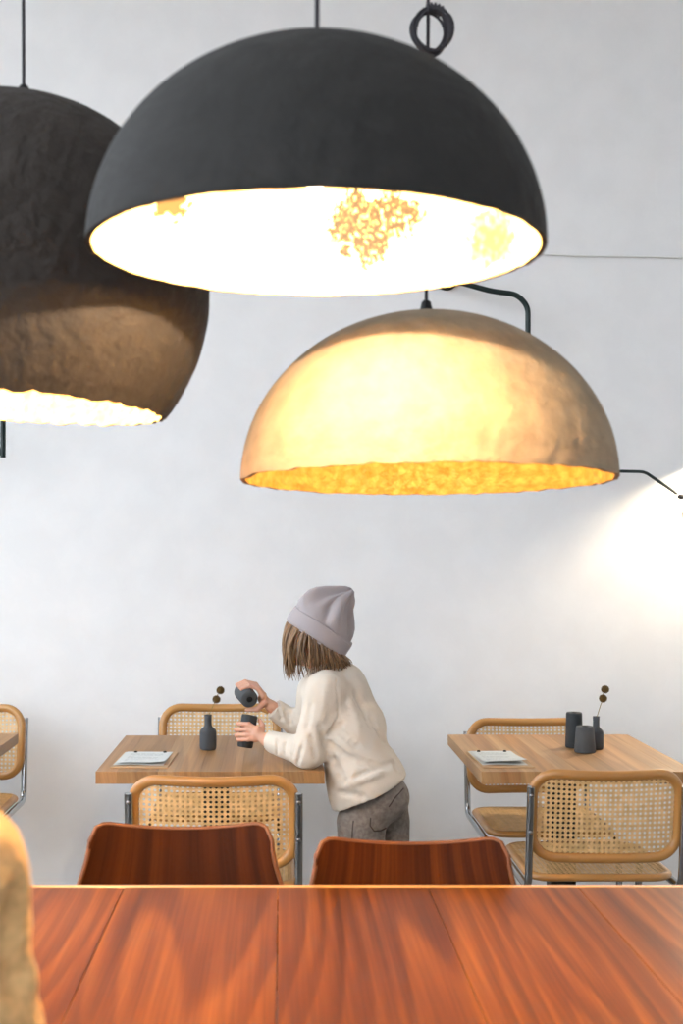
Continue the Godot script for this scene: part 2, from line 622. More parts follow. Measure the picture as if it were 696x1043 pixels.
func menu_print() -> ImageTexture:
	var img := Image.create(128, 192, false, Image.FORMAT_RGB8)
	img.fill(Color(1, 1, 1))
	var r := RandomNumberGenerator.new()
	r.seed = 4
	for block in 3:
		for row in 6:
			var y := 26 + block * 54 + row * 7
			var x := 16
			while x < 100:
				var wd := r.randi_range(5, 15)
				img.fill_rect(Rect2i(x, y, wd, 2), Color(0.72, 0.73, 0.74))
				x += wd + 3
				if r.randf() < 0.12:
					break
	return ImageTexture.create_from_image(img)

# ---------------------------------------------------------------- the room
func box_mesh(mid: Vector3, size: Vector3, bev := 0.004) -> ArrayMesh:
	var b := MB.new()
	b.slab(mid, size, bev)
	return b.done()

func build_room() -> void:
	var x0 := -3.0
	var x1 := 3.4
	var z1 := 2.6
	var H := CEIL
	var t := 0.2
	struct("wall_back", box_mesh(Vector3((x0 + x1) / 2, H / 2, WALL_Z - t / 2), Vector3(x1 - x0 + 2 * t, H, t)), M.wall)
	struct("wall_right", box_mesh(Vector3(x1 + t / 2, H / 2, (z1 + WALL_Z) / 2), Vector3(t, H, z1 - WALL_Z)), M.wall)
	struct("floor", box_mesh(Vector3((x0 + x1) / 2, -0.1, (z1 + WALL_Z) / 2), Vector3(x1 - x0 + 2 * t, 0.2, z1 - WALL_Z + 2 * t)), M.floor)
	struct("ceiling", box_mesh(Vector3((x0 + x1) / 2, H + 0.1, (z1 + WALL_Z) / 2), Vector3(x1 - x0 + 2 * t, 0.2, z1 - WALL_Z + 2 * t)), M.ceiling)
	var cv := MB.new()   # above 2.93 m the plaster starts to curve towards the vault
	cv.smooth(true)
	var bow := []
	for i in 9:
		var u := i / 8.0
		bow.append(Vector3(0, lerpf(2.93, H, u), WALL_Z + 0.0006 + 0.03 * u + 0.05 * u * u))
	for i in 8:
		var p: Vector3 = bow[i]
		var r: Vector3 = bow[i + 1]
		cv.quad(Vector3(x0, p.y, p.z), Vector3(x1, p.y, p.z), Vector3(x1, r.y, r.z), Vector3(x0, r.y, r.z))
	cv.smooth(false)
	cv.quad(Vector3(x0, 2.93, WALL_Z - 0.01), Vector3(x1, 2.93, WALL_Z - 0.01), Vector3(x1, bow[0].y, bow[0].z), Vector3(x0, bow[0].y, bow[0].z))
	struct("trim_1", cv.done(), M.wall)
	# left wall with three tall shop windows
	var wl := MB.new()
	var sill := 1.0
	var head := 4.6
	var spans := [[-4.75, -2.75], [-2.35, -0.35], [0.05, 2.05]]
	wl.slab(Vector3(x0 - t / 2, sill / 2, (z1 + WALL_Z) / 2), Vector3(t, sill, z1 - WALL_Z), 0.003)
	wl.slab(Vector3(x0 - t / 2, (H + head) / 2, (z1 + WALL_Z) / 2), Vector3(t, H - head, z1 - WALL_Z), 0.003)
	var edge := WALL_Z
	for s in spans + [[z1, z1]]:
		wl.slab(Vector3(x0 - t / 2, (sill + head) / 2, (edge + s[0]) / 2), Vector3(t, head - sill, s[0] - edge), 0.003)
		edge = s[1]
	struct("wall_left", wl.done(), M.wall)
	# front wall, behind the viewer, with one wide shop window
	var wf := MB.new()
	var a := -2.8
	var b := -0.6
	wf.slab(Vector3((x0 + x1) / 2, sill / 2, z1 + t / 2), Vector3(x1 - x0 + 2 * t, sill, t), 0.003)
	wf.slab(Vector3((x0 + x1) / 2, (H + head) / 2, z1 + t / 2), Vector3(x1 - x0 + 2 * t, H - head, t), 0.003)
	wf.slab(Vector3((x0 - t + a) / 2, (sill + head) / 2, z1 + t / 2), Vector3(a - x0 + t, head - sill, t), 0.003)
	wf.slab(Vector3((b + x1 + t) / 2, (sill + head) / 2, z1 + t / 2), Vector3(x1 + t - b, head - sill, t), 0.003)
	struct("wall_front", wf.done(), M.wall)
	var n := 1
	for s in spans:
		window(n, Vector3(x0 - t / 2, (sill + head) / 2, (s[0] + s[1]) / 2), s[1] - s[0], head - sill, PI / 2)
		n += 1
	window(n, Vector3((a + b) / 2, (sill + head) / 2, z1 + t / 2), b - a, head - sill, 0.0)

func window(n: int, at: Vector3, w: float, h: float, turn: float) -> void:
	var o := Node3D.new()
	o.name = "window_%d" % n
	add_child(o)
	o.position = at
	o.rotation.y = turn
	o.set_meta("kind", "structure")
	var f := MB.new()
	var k := 0.06
	f.slab(Vector3(0, h / 2 - k / 2, 0), Vector3(w, k, 0.08))
	f.slab(Vector3(0, -h / 2 + k / 2, 0), Vector3(w, k, 0.08))
	for s in [-1, 1]:
		f.slab(Vector3(s * (w / 2 - k / 2), 0, 0), Vector3(k, h - 2 * k, 0.08))
	f.slab(Vector3(0, 0, 0), Vector3(0.05, h - 2 * k, 0.07))
	part("window_frame", f.done(), M.window, o)
	for s in [-1, 1]:
		part("pane", box_quad((w - 2 * k - 0.05) / 2, h - 2 * k), M.glass, o, Vector3(s * (w - 2 * k + 0.05) / 4, 0, 0))

func box_quad(w: float, h: float) -> QuadMesh:
	var q := QuadMesh.new()
	q.size = Vector2(w, h)
	return q

# ---------------------------------------------------------------- pendant lamps
# prof: Vector2(radius, height above rim) from rim to crown
func bowl(prof: Array, thick: float, seed_: int, rag: float, rough_amp: float) -> Array:
	var n := FastNoiseLite.new()
	n.seed = seed_
	n.frequency = 1.0
	n.fractal_octaves = 3
	var segs := 120
	var put := func(b: MB, rows: Array, flip: bool) -> void:
		for i in rows.size() - 1:
			for j in segs:
				var q := []
				var uv := []
				for e in [[i, j], [i, j + 1], [i + 1, j + 1], [i + 1, j]]:
					q.append(rows[e[0]][e[1] % segs])
					uv.append(Vector2(float(e[1]) / segs, float(e[0]) / (rows.size() - 1)))
				if flip:
					b.quad(q[3], q[2], q[1], q[0], uv[3], uv[2], uv[1], uv[0])
				else:
					b.quad(q[0], q[1], q[2], q[3], uv[0], uv[1], uv[2], uv[3])
	var rows_out := []
	var rows_in := []
	for i in prof.size():
		var ro := []
		var ri := []
		for j in segs:
			var th := TAU * j / segs
			var dir := Vector3(sin(th), 0, cos(th))
			var p: Vector2 = prof[i]
			var wob := n.get_noise_3d(dir.x * p.x * 9.0, p.y * 9.0, dir.z * p.x * 9.0) * rough_amp
			var edge := n.get_noise_2d(sin(th) * 7.0 + 20.0, cos(th) * 7.0) + 0.5 * n.get_noise_2d(sin(th) * 25.0 + 50.0, cos(th) * 25.0)
			var fall := maxf(0.0, 1.0 - p.y / 0.05)
			ro.append(dir * (p.x + wob) + Vector3(0, p.y + edge * rag * fall, 0))
			var slim := clampf(p.x / 0.05, 0.0, 1.0)
			ri.append(dir * maxf(p.x - thick * slim + wob, 0.0) + Vector3(0, p.y + edge * rag * fall - thick * clampf(p.y / 0.1, 0.0, 1.0), 0))
		rows_out.append(ro)
		rows_in.append(ri)
	var o := MB.new()
	o.smooth(true)
	put.call(o, rows_out, false)
	o.st.set_smooth_group(1)
	put.call(o, [rows_in[0], rows_out[0]], false)
	var l := MB.new()
	l.smooth(true)
	put.call(l, rows_in, true)
	return [o.done(), l.done()]

func dome_profile(R: float, H: float, rows := 36) -> Array:
	var out := []
	for i in rows + 1:
		var a := PI / 2 * i / rows
		out.append(Vector2(R * cos(a) if i < rows else 0.0, H * sin(a)))
	return out

func globe_profile(r: float, rim_below: float, tall: float, rows := 44) -> Array:
	var out := []
	var a0 := -asin(rim_below / r)
	for i in rows + 1:
		var a := lerpf(a0, PI / 2, float(i) / rows)
		out.append(Vector2(r * cos(a) if i < rows else 0.0, (r * sin(a) + rim_below) * tall))
	return out

func pendant(called: String, label: String, at: Vector3, prof: Array, shade_mat: Material, lining_mat: Material, seed_: int, rag: float, tilt: Vector3, bulb_h: float, energy: float, warm: Color, cord_shift := Vector3.ZERO) -> Node3D:
	var t := thing(called, label, "lamp", at)
	var made := bowl(prof, 0.009, seed_, rag, 0.0022 if seed_ == 3 else 0.0009)
	var top: float = prof[-1].y
	part("shade", made[0], shade_mat, t, Vector3.ZERO, tilt)
	var li := part("lining", made[1], lining_mat, t, Vector3.ZERO, tilt)
	li.set_meta("label", "gold leaf lining")
	var crown := Basis.from_euler(tilt) * Vector3(0, top, 0)
	var g := MB.new()
	g.lathe([Vector2(0.0, -0.012), Vector2(0.014, -0.012), Vector2(0.015, 0.004), Vector2(0.011, 0.012), Vector2(0.009, 0.022), Vector2(0.005, 0.026), Vector2(0.0, 0.026)], 20)
	part("cord_grip", g.done(), M.black_metal, t, crown)
	var c := MB.new()
	var up := Vector3(cord_shift.x, CEIL - at.y, cord_shift.z)
	c.tube([crown + Vector3(0, 0.01, 0), crown.lerp(up, 0.5), up - Vector3(0, 0.02, 0)], [0.0034], 8)
	part("cord", c.done(), M.cord, t)
	var r := MB.new()
	r.lathe([Vector2(0.0, -0.03), Vector2(0.045, -0.028), Vector2(0.05, 0.0)], 24)
	part("ceiling_rose", r.done(), M.black_metal, t, up)
	var s := MB.new()
	s.tube([Vector3(crown.x, crown.y - 0.012, crown.z), Vector3(0, bulb_h + 0.09, 0)], [0.004], 8)
	s.lathe([Vector2(0.0, bulb_h + 0.035), Vector2(0.018, bulb_h + 0.035), Vector2(0.018, bulb_h + 0.09), Vector2(0.0, bulb_h + 0.095)], 16)
	part("lamp_holder", s.done(), M.black_metal, t)
	var b := MB.new()
	b.lathe([Vector2(0.0, -0.023), Vector2(0.012, -0.020), Vector2(0.020, -0.011), Vector2(0.023, 0.0), Vector2(0.020, 0.012), Vector2(0.013, 0.026), Vector2(0.012, 0.037)], 20)
	var glow := plain(Color(1, 0.95, 0.85), 0.4)
	glow.emission_enabled = true
	glow.emission = warm
	glow.emission_energy_multiplier = 4.0
	part("bulb", b.done(), glow, t, Vector3(0, bulb_h, 0))
	var l := OmniLight3D.new()
	l.name = "bulb_light"
	l.light_energy = energy
	l.light_color = warm
	l.light_size = 0.014
	l.omni_range = 12.0
	l.omni_attenuation = 2.0
	l.shadow_enabled = true
	t.add_child(l)
	l.position = Vector3(0, bulb_h, 0)
	return t

func build_pendants() -> void:
	# black bowl, nearest
	var d := 1.8
	pendant("pendant_lamp", "black bowl pendant lamp with bright gold-leaf inside, hanging above the long table", P(321, 256, d), dome_profile(232.0 / FPX * d, 0.895 * 232.0 / FPX * d), M.shade_black, M.gold_leaf, 1, 0.002, Vector3(0, 0, deg_to_rad(-0.6)), 0.11, 0.148, Color(1.0, 0.89, 0.74))
	# beige bowl
	d = 2.43
	var o := pendant("pendant_lamp", "beige bowl pendant lamp with a yellow gold inside and bundled cord", P(435, 489.5, d), dome_profile(190.0 / FPX * d, 0.9 * 190.0 / FPX * d), M.shade_beige, M.gold_plain, 2, 0.004, Vector3(deg_to_rad(-1.9), 0, 0), 0.14, 0.02, Color(1.0, 0.86, 0.66), P(444, -100, d) - P(435, -100, d))
	var c := MB.new()
	var mid := P(440.5, 31, d) - o.position
	var rr := RandomNumberGenerator.new()
	rr.seed = 12
	for k in 6:
		var pts := []
		var ax := 0.033 + rr.randf_range(-0.006, 0.006)
		var ay := 0.041 + rr.randf_range(-0.006, 0.006)
		var off := Vector3(rr.randf_range(-0.004, 0.004), rr.randf_range(-0.004, 0.004), rr.randf_range(-0.006, 0.006))
		var ph := rr.randf() * TAU
		for i in 28:
			var a := TAU * i / 28.0
			pts.append(mid + off + Vector3(cos(a) * ax, sin(a) * ay, 0.006 * sin(2.0 * a + ph)))
		c.tube(pts, [0.0029], 8, true)
	for k in 5:  # the cord wound round the bundle at its top
		var pts := []
		var a0 := deg_to_rad(60.0 + k * 11.0)
		for i in 12:
			var a := TAU * i / 12.0
			var rad := 1.0 + 0.19 * cos(a)
			pts.append(mid + Vector3(cos(a0) * 0.033 * rad, sin(a0) * 0.042 * rad, 0.009 * sin(a)))
		c.tube(pts, [0.0029], 8, true)
	part("cord_bundle", c.done(), M.cord, o)
	# brown globe at the left
	d = 2.33
	var r := 201.0 / FPX * d
	pendant("pendant_lamp", "large dark brown globe pendant lamp with a ragged rim and pale gold inside", P(5, 414.5, d), globe_profile(r, 0.58 * r, 0.99), M.shade_brown, M.gold_pale, 3, 0.006, Vector3(0, 0, deg_to_rad(-3.5)), 0.2, 0.1, Color(1.0, 0.88, 0.70), P(19, 0, d) - P(5, 0, d))

# ---------------------------------------------------------------- wall lamps
func wall_lamp(at_px: float, side: float, dy: float, label: String) -> void:
	var dz := 5.22
	var base := P(at_px, 300 + dy, 5.35)
	var t := thing("wall_lamp", label, "lamp", base)
	var q := func(px: float, py: float, d: float) -> Vector3:
		return P(at_px + side * (px - 538.0), py + dy, d) - base
	var pl := MB.new()
	pl.lathe([Vector2(0.0, 0.0), Vector2(0.05, 0.0), Vector2(0.05, 0.012), Vector2(0.0, 0.016)], 24)
	part("wall_plate", pl.done(), M.green_metal, t, q.call(455, 284, 5.35), Vector3(PI / 2, 0, 0))
	var m := MB.new()
	m.tube(bend([q.call(455, 284, 5.345), q.call(455, 284, dz), q.call(500, 296.5, dz), q.call(527, 300, dz), q.call(538, 312, dz), q.call(538, 480, dz)], 0.03), [0.0115], 10)
	part("bracket", m.done(), M.green_metal, t)
	var a := MB.new()
	a.tube(bend([q.call(538, 462, dz), q.call(541, 478, dz), q.call(657, 480.5, dz), q.call(690, 503, dz)], 0.02), [0.0065], 10)
	part("arm", a.done(), M.green_metal, t)
	var j := MB.new()
	j.ball(q.call(694, 506, dz), Vector3(0.016, 0.011, 0.011))
	j.tube([q.call(694, 506, dz), q.call(760, 470, dz), q.call(760, 438, dz)], [0.006], 8)
	part("joint", j.done(), M.black_metal, t)
	var k := MB.new()
	k.lathe([Vector2(0.0, -0.02), Vector2(0.008, -0.018), Vector2(0.010, 0.0), Vector2(0.006, 0.03), Vector2(0.0, 0.032)], 12)
	part("tension_knob", k.done(), M.black_metal, t, q.call(697.5, 524, dz))
	# shade: a shallow cone, open below; the bulb sits so that its light leaves at about 59 degrees
	var bulb: Vector3 = q.call(760, 445, dz)
	var s := MB.new()
	var rim := 0.085
	var drop := rim / 1.69
	s.lathe([Vector2(rim, -drop), Vector2(0.045, 0.045), Vector2(0.022, 0.062), Vector2(0.0, 0.064)], 40)
	s.lathe([Vector2(0.0, 0.061), Vector2(0.020, 0.059), Vector2(0.042, 0.043), Vector2(rim - 0.002, -drop), Vector2(rim, -drop)], 40)
	part("shade", s.done(), M.green_metal, t, bulb)
	var b := MB.new()
	b.ball(Vector3.ZERO, Vector3(0.02, 0.022, 0.02))
	var glow := plain(Color(1, 0.95, 0.85), 0.4)
	glow.emission_enabled = true
	glow.emission = Color(1.0, 0.91, 0.77)
	glow.emission_energy_multiplier = 4.0
	part("bulb", b.done(), glow, t, bulb)
	var l := OmniLight3D.new()
	l.name = "bulb_light"
	l.light_energy = 0.45 if side > 0.0 else 0.08
	l.light_color = Color(1.0, 0.91, 0.77)
	l.light_size = 0.018
	l.omni_range = 12.0
	l.omni_attenuation = 2.0
	l.shadow_enabled = true
	t.add_child(l)
	l.position = bulb

# ---------------------------------------------------------------- tables
func cafe_table(label: String, x0: float, x1: float, d0: float, d1: float, seed_: int) -> void:
	var w := x1 - x0
	var dep := d1 - d0
	var t := thing("cafe_table", label, "table", Vector3((x0 + x1) / 2, 0, -(d0 + d1) / 2), 0.0, "oak cafe tables along the wall")
	var r := RandomNumberGenerator.new()
	r.seed = seed_
	var n := 11
	var x := -w / 2
	for i in n:
		var pw := w / n
		var b := MB.new()
		b.slab(Vector3.ZERO, Vector3(pw - 0.0001, 0.038, dep), 0.0005, 2, 1.0 / 1.3, Vector2(r.randf_range(0.1, 0.9), r.randf_range(0.35, 0.65)))
		part("plank", b.done(), M.oak[r.randi_range(0, 4)], t, Vector3(x + pw / 2, 0.75 - 0.019 - r.randf() * 0.0002, 0))
		x += pw
	var c := MB.new()
	c.slab(Vector3(0, 0.362, 0), Vector3(0.085, 0.68, 0.085), 0.006)
	part("column", c.done(), M.black_metal, t)
	var tp := MB.new()
	tp.slab(Vector3(0, 0.707, 0), Vector3(w * 0.6, 0.008, 0.07), 0.002)
	tp.slab(Vector3(0, 0.707, 0), Vector3(0.07, 0.008, dep * 0.6), 0.002)
	part("top_bracket", tp.done(), M.black_metal, t)
	var f := MB.new()
	f.slab(Vector3(0, 0.012, 0), Vector3(0.42, 0.022, 0.42), 0.006)
	part("foot_plate", f.done(), M.black_metal, t)

func long_table() -> void:
	var d0 := 1.42
	var d1 := 2.632
	var x0 := -0.70
	var x1 := 1.85
	var t := thing("dining_table", "long reddish varnished wooden table of wide boards with pale edging", "table", Vector3((x0 + x1) / 2, 0, -(d0 + d1) / 2))
	var mid := Vector3((x0 + x1) / 2, 0, -(d0 + d1) / 2)
	var seams := [x0, -0.318, -0.004, 0.303, 0.61, 0.92, 1.23, 1.54, x1]
	var offs := [0.12, 0.46, 0.3, 0.62, 0.2, 0.52, 0.72, 0.35]
	for i in 8:
		var w: float = seams[i + 1] - seams[i]
		var b := MB.new()
		b.slab(Vector3.ZERO, Vector3(w - 0.0012, 0.026, d1 - d0 - 0.02), 0.0007, 2, 1.0 / 1.3, Vector2(offs[i], 0.5 + 0.03 * (i % 3 - 1)))
		part("board", b.done(), M.table_boards[i % 3], t, Vector3((seams[i] + seams[i + 1]) / 2, 0.737, -(d0 + d1) / 2 + 0.01) - mid)
	var e := MB.new()
	e.slab(Vector3(0, 0.7365, -(d1 - d0) / 2 + 0.01), Vector3(x1 - x0, 0.027, 0.0195), 0.003, 0)
	part("edge_band", e.done(), M.table_edge, t)
	var ap := MB.new()
	for s in [-1, 1]:
		ap.slab(Vector3(0, 0.68, s * ((d1 - d0) / 2 - 0.1)), Vector3(x1 - x0 - 0.3, 0.08, 0.022), 0.002, 0)
		ap.slab(Vector3(s * ((x1 - x0) / 2 - 0.16), 0.68, 0), Vector3(0.022, 0.08, d1 - d0 - 0.224), 0.002, 2)
	part("apron", ap.done(), M.table_boards[1], t)
	for sx in [-1, 1]:
		for sz in [-1, 1]:
			var l := MB.new()
			var top := Vector3(sx * ((x1 - x0) / 2 - 0.13), 0.722, sz * ((d1 - d0) / 2 - 0.08))
			l.tube([Vector3(top.x + sx * 0.03, 0.0, top.z), top], [0.018, 0.028], 14)
			part("leg", l.done(), M.table_boards[1], t)

# ---------------------------------------------------------------- cane chairs
func rounded_rect(hw: float, hh: float, r: float, steps := 8) -> Array:
	var out := []
	for c in [[1, 1, 0.0], [-1, 1, PI / 2], [-1, -1, PI], [1, -1, PI * 1.5]]:
		for k in steps + 1:
			var a: float = c[2] + PI / 2 * k / steps
			out.append(Vector2(c[0] * (hw - r) + cos(a) * r, c[1] * (hh - r) + sin(a) * r))
	return out

func densify(pts: Array, step: float) -> Array:
	var out := []
	for i in pts.size():
		var a: Vector2 = pts[i]
		var b: Vector2 = pts[(i + 1) % pts.size()]
		var n: int = maxi(1, int((b - a).length() / step))
		for k in n:
			out.append(a.lerp(b, float(k) / n))
	return out

# woven cane: pairs of strands both ways and diagonals, cut to a rounded rectangle; lift(p, h) puts a flat point in space
func cane_mesh(hw: float, hh: float, r: float, lift: Callable) -> ArrayMesh:
	var b := MB.new()
	b.smooth(false)
	var outline := PackedVector2Array(rounded_rect(hw, hh, r, 6))
	var pitch := 0.015
	var strand := func(p: Vector2, dir: Vector2, half: float, h: float) -> void:
		var pieces := Geometry2D.intersect_polyline_with_polygon(PackedVector2Array([p - dir * 2.0, p + dir * 2.0]), outline)
		for piece in pieces:
			var a: Vector2 = piece[0]
			var c: Vector2 = piece[piece.size() - 1]
			var L := (c - a).length()
			if L < 0.004:
				continue
			var n := int(ceil(L / 0.06))
			var side := Vector2(-dir.y, dir.x) * half
			for k in n:
				var p0 := a.lerp(c, float(k) / n)
				var p1 := a.lerp(c, float(k + 1) / n)
				var q := [lift.call(p0 + side, h), lift.call(p0 - side, h), lift.call(p1 - side, h), lift.call(p1 + side, h)]
				var g := [lift.call(p0 + side, h - 0.0007), lift.call(p0 - side, h - 0.0007), lift.call(p1 - side, h - 0.0007), lift.call(p1 + side, h - 0.0007)]
				b.quad(q[0], q[1], q[2], q[3])
				b.quad(g[3], g[2], g[1], g[0])
				b.quad(q[1], g[1], g[2], q[2])
				b.quad(q[3], g[3], g[0], q[0])
	var nxs := int(hw / pitch) + 1
	var nys := int(hh / pitch) + 1
	for i in range(-nxs, nxs + 1):
		for s in [-1, 1]:
			strand.call(Vector2(i * pitch + s * 0.0017, 0), Vector2(0, 1), 0.0013, 0.0004 * s)
	for i in range(-nys, nys + 1):
		for s in [-1, 1]:
			strand.call(Vector2(0, i * pitch + s * 0.0017), Vector2(1, 0), 0.0013, 0.0012 + 0.0003 * s)
	var nd := nxs + nys + 1
	for i in range(-nd, nd + 1):
		strand.call(Vector2((i + 0.5) * pitch, 0), Vector2(1, 1).normalized(), 0.0012, 0.0022)
		strand.call(Vector2((i + 0.5) * pitch, 0), Vector2(1, -1).normalized(), 0.0012, -0.0010)
	return b.done()

func make_cane_chair(label: String) -> Node3D:
	var t := thing("cane_chair", label, "chair", Vector3.ZERO, 0.0, "cane chairs at the cafe tables")
	var lean := 0.13
	var on_back := func(p: Vector2, h: float) -> Vector3:
		var y := 0.658 + p.y - 0.008 * (1.0 - pow(p.x / 0.22, 2.0)) * smoothstep(-0.05, 0.12, p.y)
		return Vector3(p.x, y, -0.232 - p.y * lean - 0.032 * (1.0 - pow(p.x / 0.23, 2.0)) + h)
	var path := []
	for p in densify(rounded_rect(0.2165, 0.1285, 0.07), 0.03):
		path.append(on_back.call(p, 0.0))
	var f := MB.new()
	f.tube(path, [0.0155], 12, true, 0.82, Vector3(0, 0, 1))
	part("back_frame", f.done(), M.beech, t)
	var cb := part("cane_back", cane_mesh(0.2165, 0.1285, 0.07, on_back), M.cane, t)
	cb.set_meta("kind", "stuff")
	# seat
	var on_seat := func(p: Vector2, h: float) -> Vector3:
		return Vector3(p.x, 0.460 + h, -p.y + 0.012)
	var sp := []
	for p in densify(rounded_rect(0.209, 0.209, 0.06), 0.05):
		sp.append(on_seat.call(p, 0.0))
	var sf := MB.new()
	sf.tube(sp, [0.0165], 12, true, 0.72, Vector3(0, 1, 0))
	part("seat_frame", sf.done(), M.beech, t)
	var cs := part("cane_seat", cane_mesh(0.209, 0.209, 0.06, on_seat), M.cane, t, Vector3(0, 0.0095, 0))
	cs.set_meta("kind", "stuff")
	# cantilever tube
	var half := [Vector3(0.227, 0.745, -0.272), Vector3(0.227, 0.52, -0.243), Vector3(0.227, 0.437, -0.232), Vector3(0.227, 0.437, 0.215), Vector3(0.227, 0.012, 0.235), Vector3(0.227, 0.012, -0.22)]
	var pts := []
	for p in half:
		pts.append(p)
	for i in range(half.size() - 1, -1, -1):
		pts.append(Vector3(-half[i].x, half[i].y, half[i].z))
	var tb := MB.new()
	tb.tube(bend(pts, 0.07, 6), [0.0115], 12)
	part("tube_frame", tb.done(), M.chrome, t)
	for s in [-1, 1]:
		for y in [0.72, 0.61]:
			var sc := MB.new()
			sc.lathe([Vector2(0.0062, -0.004), Vector2(0.006, 0.002), Vector2(0.0035, 0.004), Vector2(0.0, 0.0045)], 12)
			part("screw", sc.done(), M.screw, t, Vector3(s * 0.227, y, -0.2825 + (0.745 - y) * 0.13), Vector3(-PI / 2, 0, 0))
	return t

# ---------------------------------------------------------------- plywood chairs
func make_shell_chair(label: String) -> Node3D:
	var t := thing("plywood_chair", label, "chair", Vector3.ZERO, 0.0, "plywood chairs at the long table")
	var nu := 30
	var nv := 14
	var at := func(u: float, v: float, off: float) -> Vector3:
		var hw := lerpf(0.205, 0.238, smoothstep(0.0, 0.55, v)) - 0.05 * smoothstep(0.5, 1.0, v)
		var x := u * hw
		var c := 0.042
		var drop := 0.0
		var ex := absf(x) - (hw - c)
		if ex > 0.0:
			drop = c - sqrt(maxf(c * c - ex * ex, 0.0))
		var top := 0.828 - 0.026 * (1.0 - u * u) - drop
		var bot := 0.47 + 0.03 * (u * u)
		var y := lerpf(top, bot, v)
		var z := -0.225 - (y - 0.47) * 0.2 - 0.045 * (1.0 - u * u)
		return Vector3(x, y, z + off)
	var b := MB.new()
	b.smooth(true)
	for i in nv:
		for j in nu:
			var q := []
			var g := []
			var uv := []
			for e in [[i, j], [i + 1, j], [i + 1, j + 1], [i, j + 1]]:
				var u: float = -1.0 + 2.0 * e[1] / nu
				var v: float = float(e[0]) / nv
				q.append(at.call(u, v, 0.0055))
				g.append(at.call(u, v, -0.0055))
				uv.append(Vector2(0.5 + u * 0.18, v * 0.3 + 0.3))
			b.quad(q[0], q[1], q[2], q[3], uv[0], uv[1], uv[2], uv[3])
			b.quad(g[3], g[2], g[1], g[0], uv[3], uv[2], uv[1], uv[0])
	part("backrest", b.done(), M.shell, t)
	var e := MB.new()
	var ring := []
	for j in nu + 1:
		ring.append(at.call(-1.0 + 2.0 * j / nu, 0.0, 0.0))
	for i in range(1, nv + 1):
		ring.append(at.call(1.0, float(i) / nv, 0.0))
	for j in range(nu - 1, -1, -1):
		ring.append(at.call(-1.0 + 2.0 * j / nu, 1.0, 0.0))
	for i in range(nv - 1, 0, -1):
		ring.append(at.call(-1.0, float(i) / nv, 0.0))
	e.tube(ring, [0.0057], 8, true)
	part("ply_edge", e.done(), M.shell_edge, t)
	var s := MB.new()
	var on := func(p: Vector2, h: float) -> Vector3:
		return Vector3(p.x, 0.455 + h - 0.012 * (1.0 - pow(p.x / 0.21, 2.0)) + 0.01 * sin(p.y * 8.0), -p.y + 0.02)
	var o := rounded_rect(0.205, 0.2, 0.06, 6)
	s.smooth(true)
	for i in o.size():
		var p0: Vector2 = o[i]
		var p1: Vector2 = o[(i + 1) % o.size()]
		for k in 6:
			var a := float(k) / 6
			var c := float(k + 1) / 6
			var v := [p0 * a, p0 * c, p1 * c, p1 * a]
			var top := []
			var und := []
			var uv := []
			for w in v:
				top.append(on.call(w, 0.0055))
				und.append(on.call(w, -0.0055))
				uv.append(Vector2(0.5 + w.x * 0.8, 0.5 + w.y * 0.8))
			s.quad(top[0], top[1], top[2], top[3], uv[0], uv[1], uv[2], uv[3])
			s.quad(und[3], und[2], und[1], und[0], uv[3], uv[2], uv[1], uv[0])
	part("seat", s.done(), M.shell, t)
	for sx in [-1, 1]:
		for sz in [-1, 1]:
			var l := MB.new()
			l.tube([Vector3(sx * 0.2, 0.0, sz * 0.2 + 0.01), Vector3(sx * 0.14, 0.44, sz * 0.14 + 0.02)], [0.0095], 10)
			part("leg", l.done(), M.chrome, t)
	var br := MB.new()
	for sx in [-1, 1]:
		br.tube(bend([Vector3(sx * 0.14, 0.44, 0.16), Vector3(sx * 0.14, 0.44, -0.17), Vector3(sx * 0.10, 0.47, -0.262), Vector3(sx * 0.10, 0.60, -0.302)], 0.04), [0.0085], 8)
	br.tube([Vector3(-0.14, 0.44, -0.1), Vector3(0.14, 0.44, -0.1)], [0.0085], 8)
	part("bracket", br.done(), M.chrome, t)
	return t

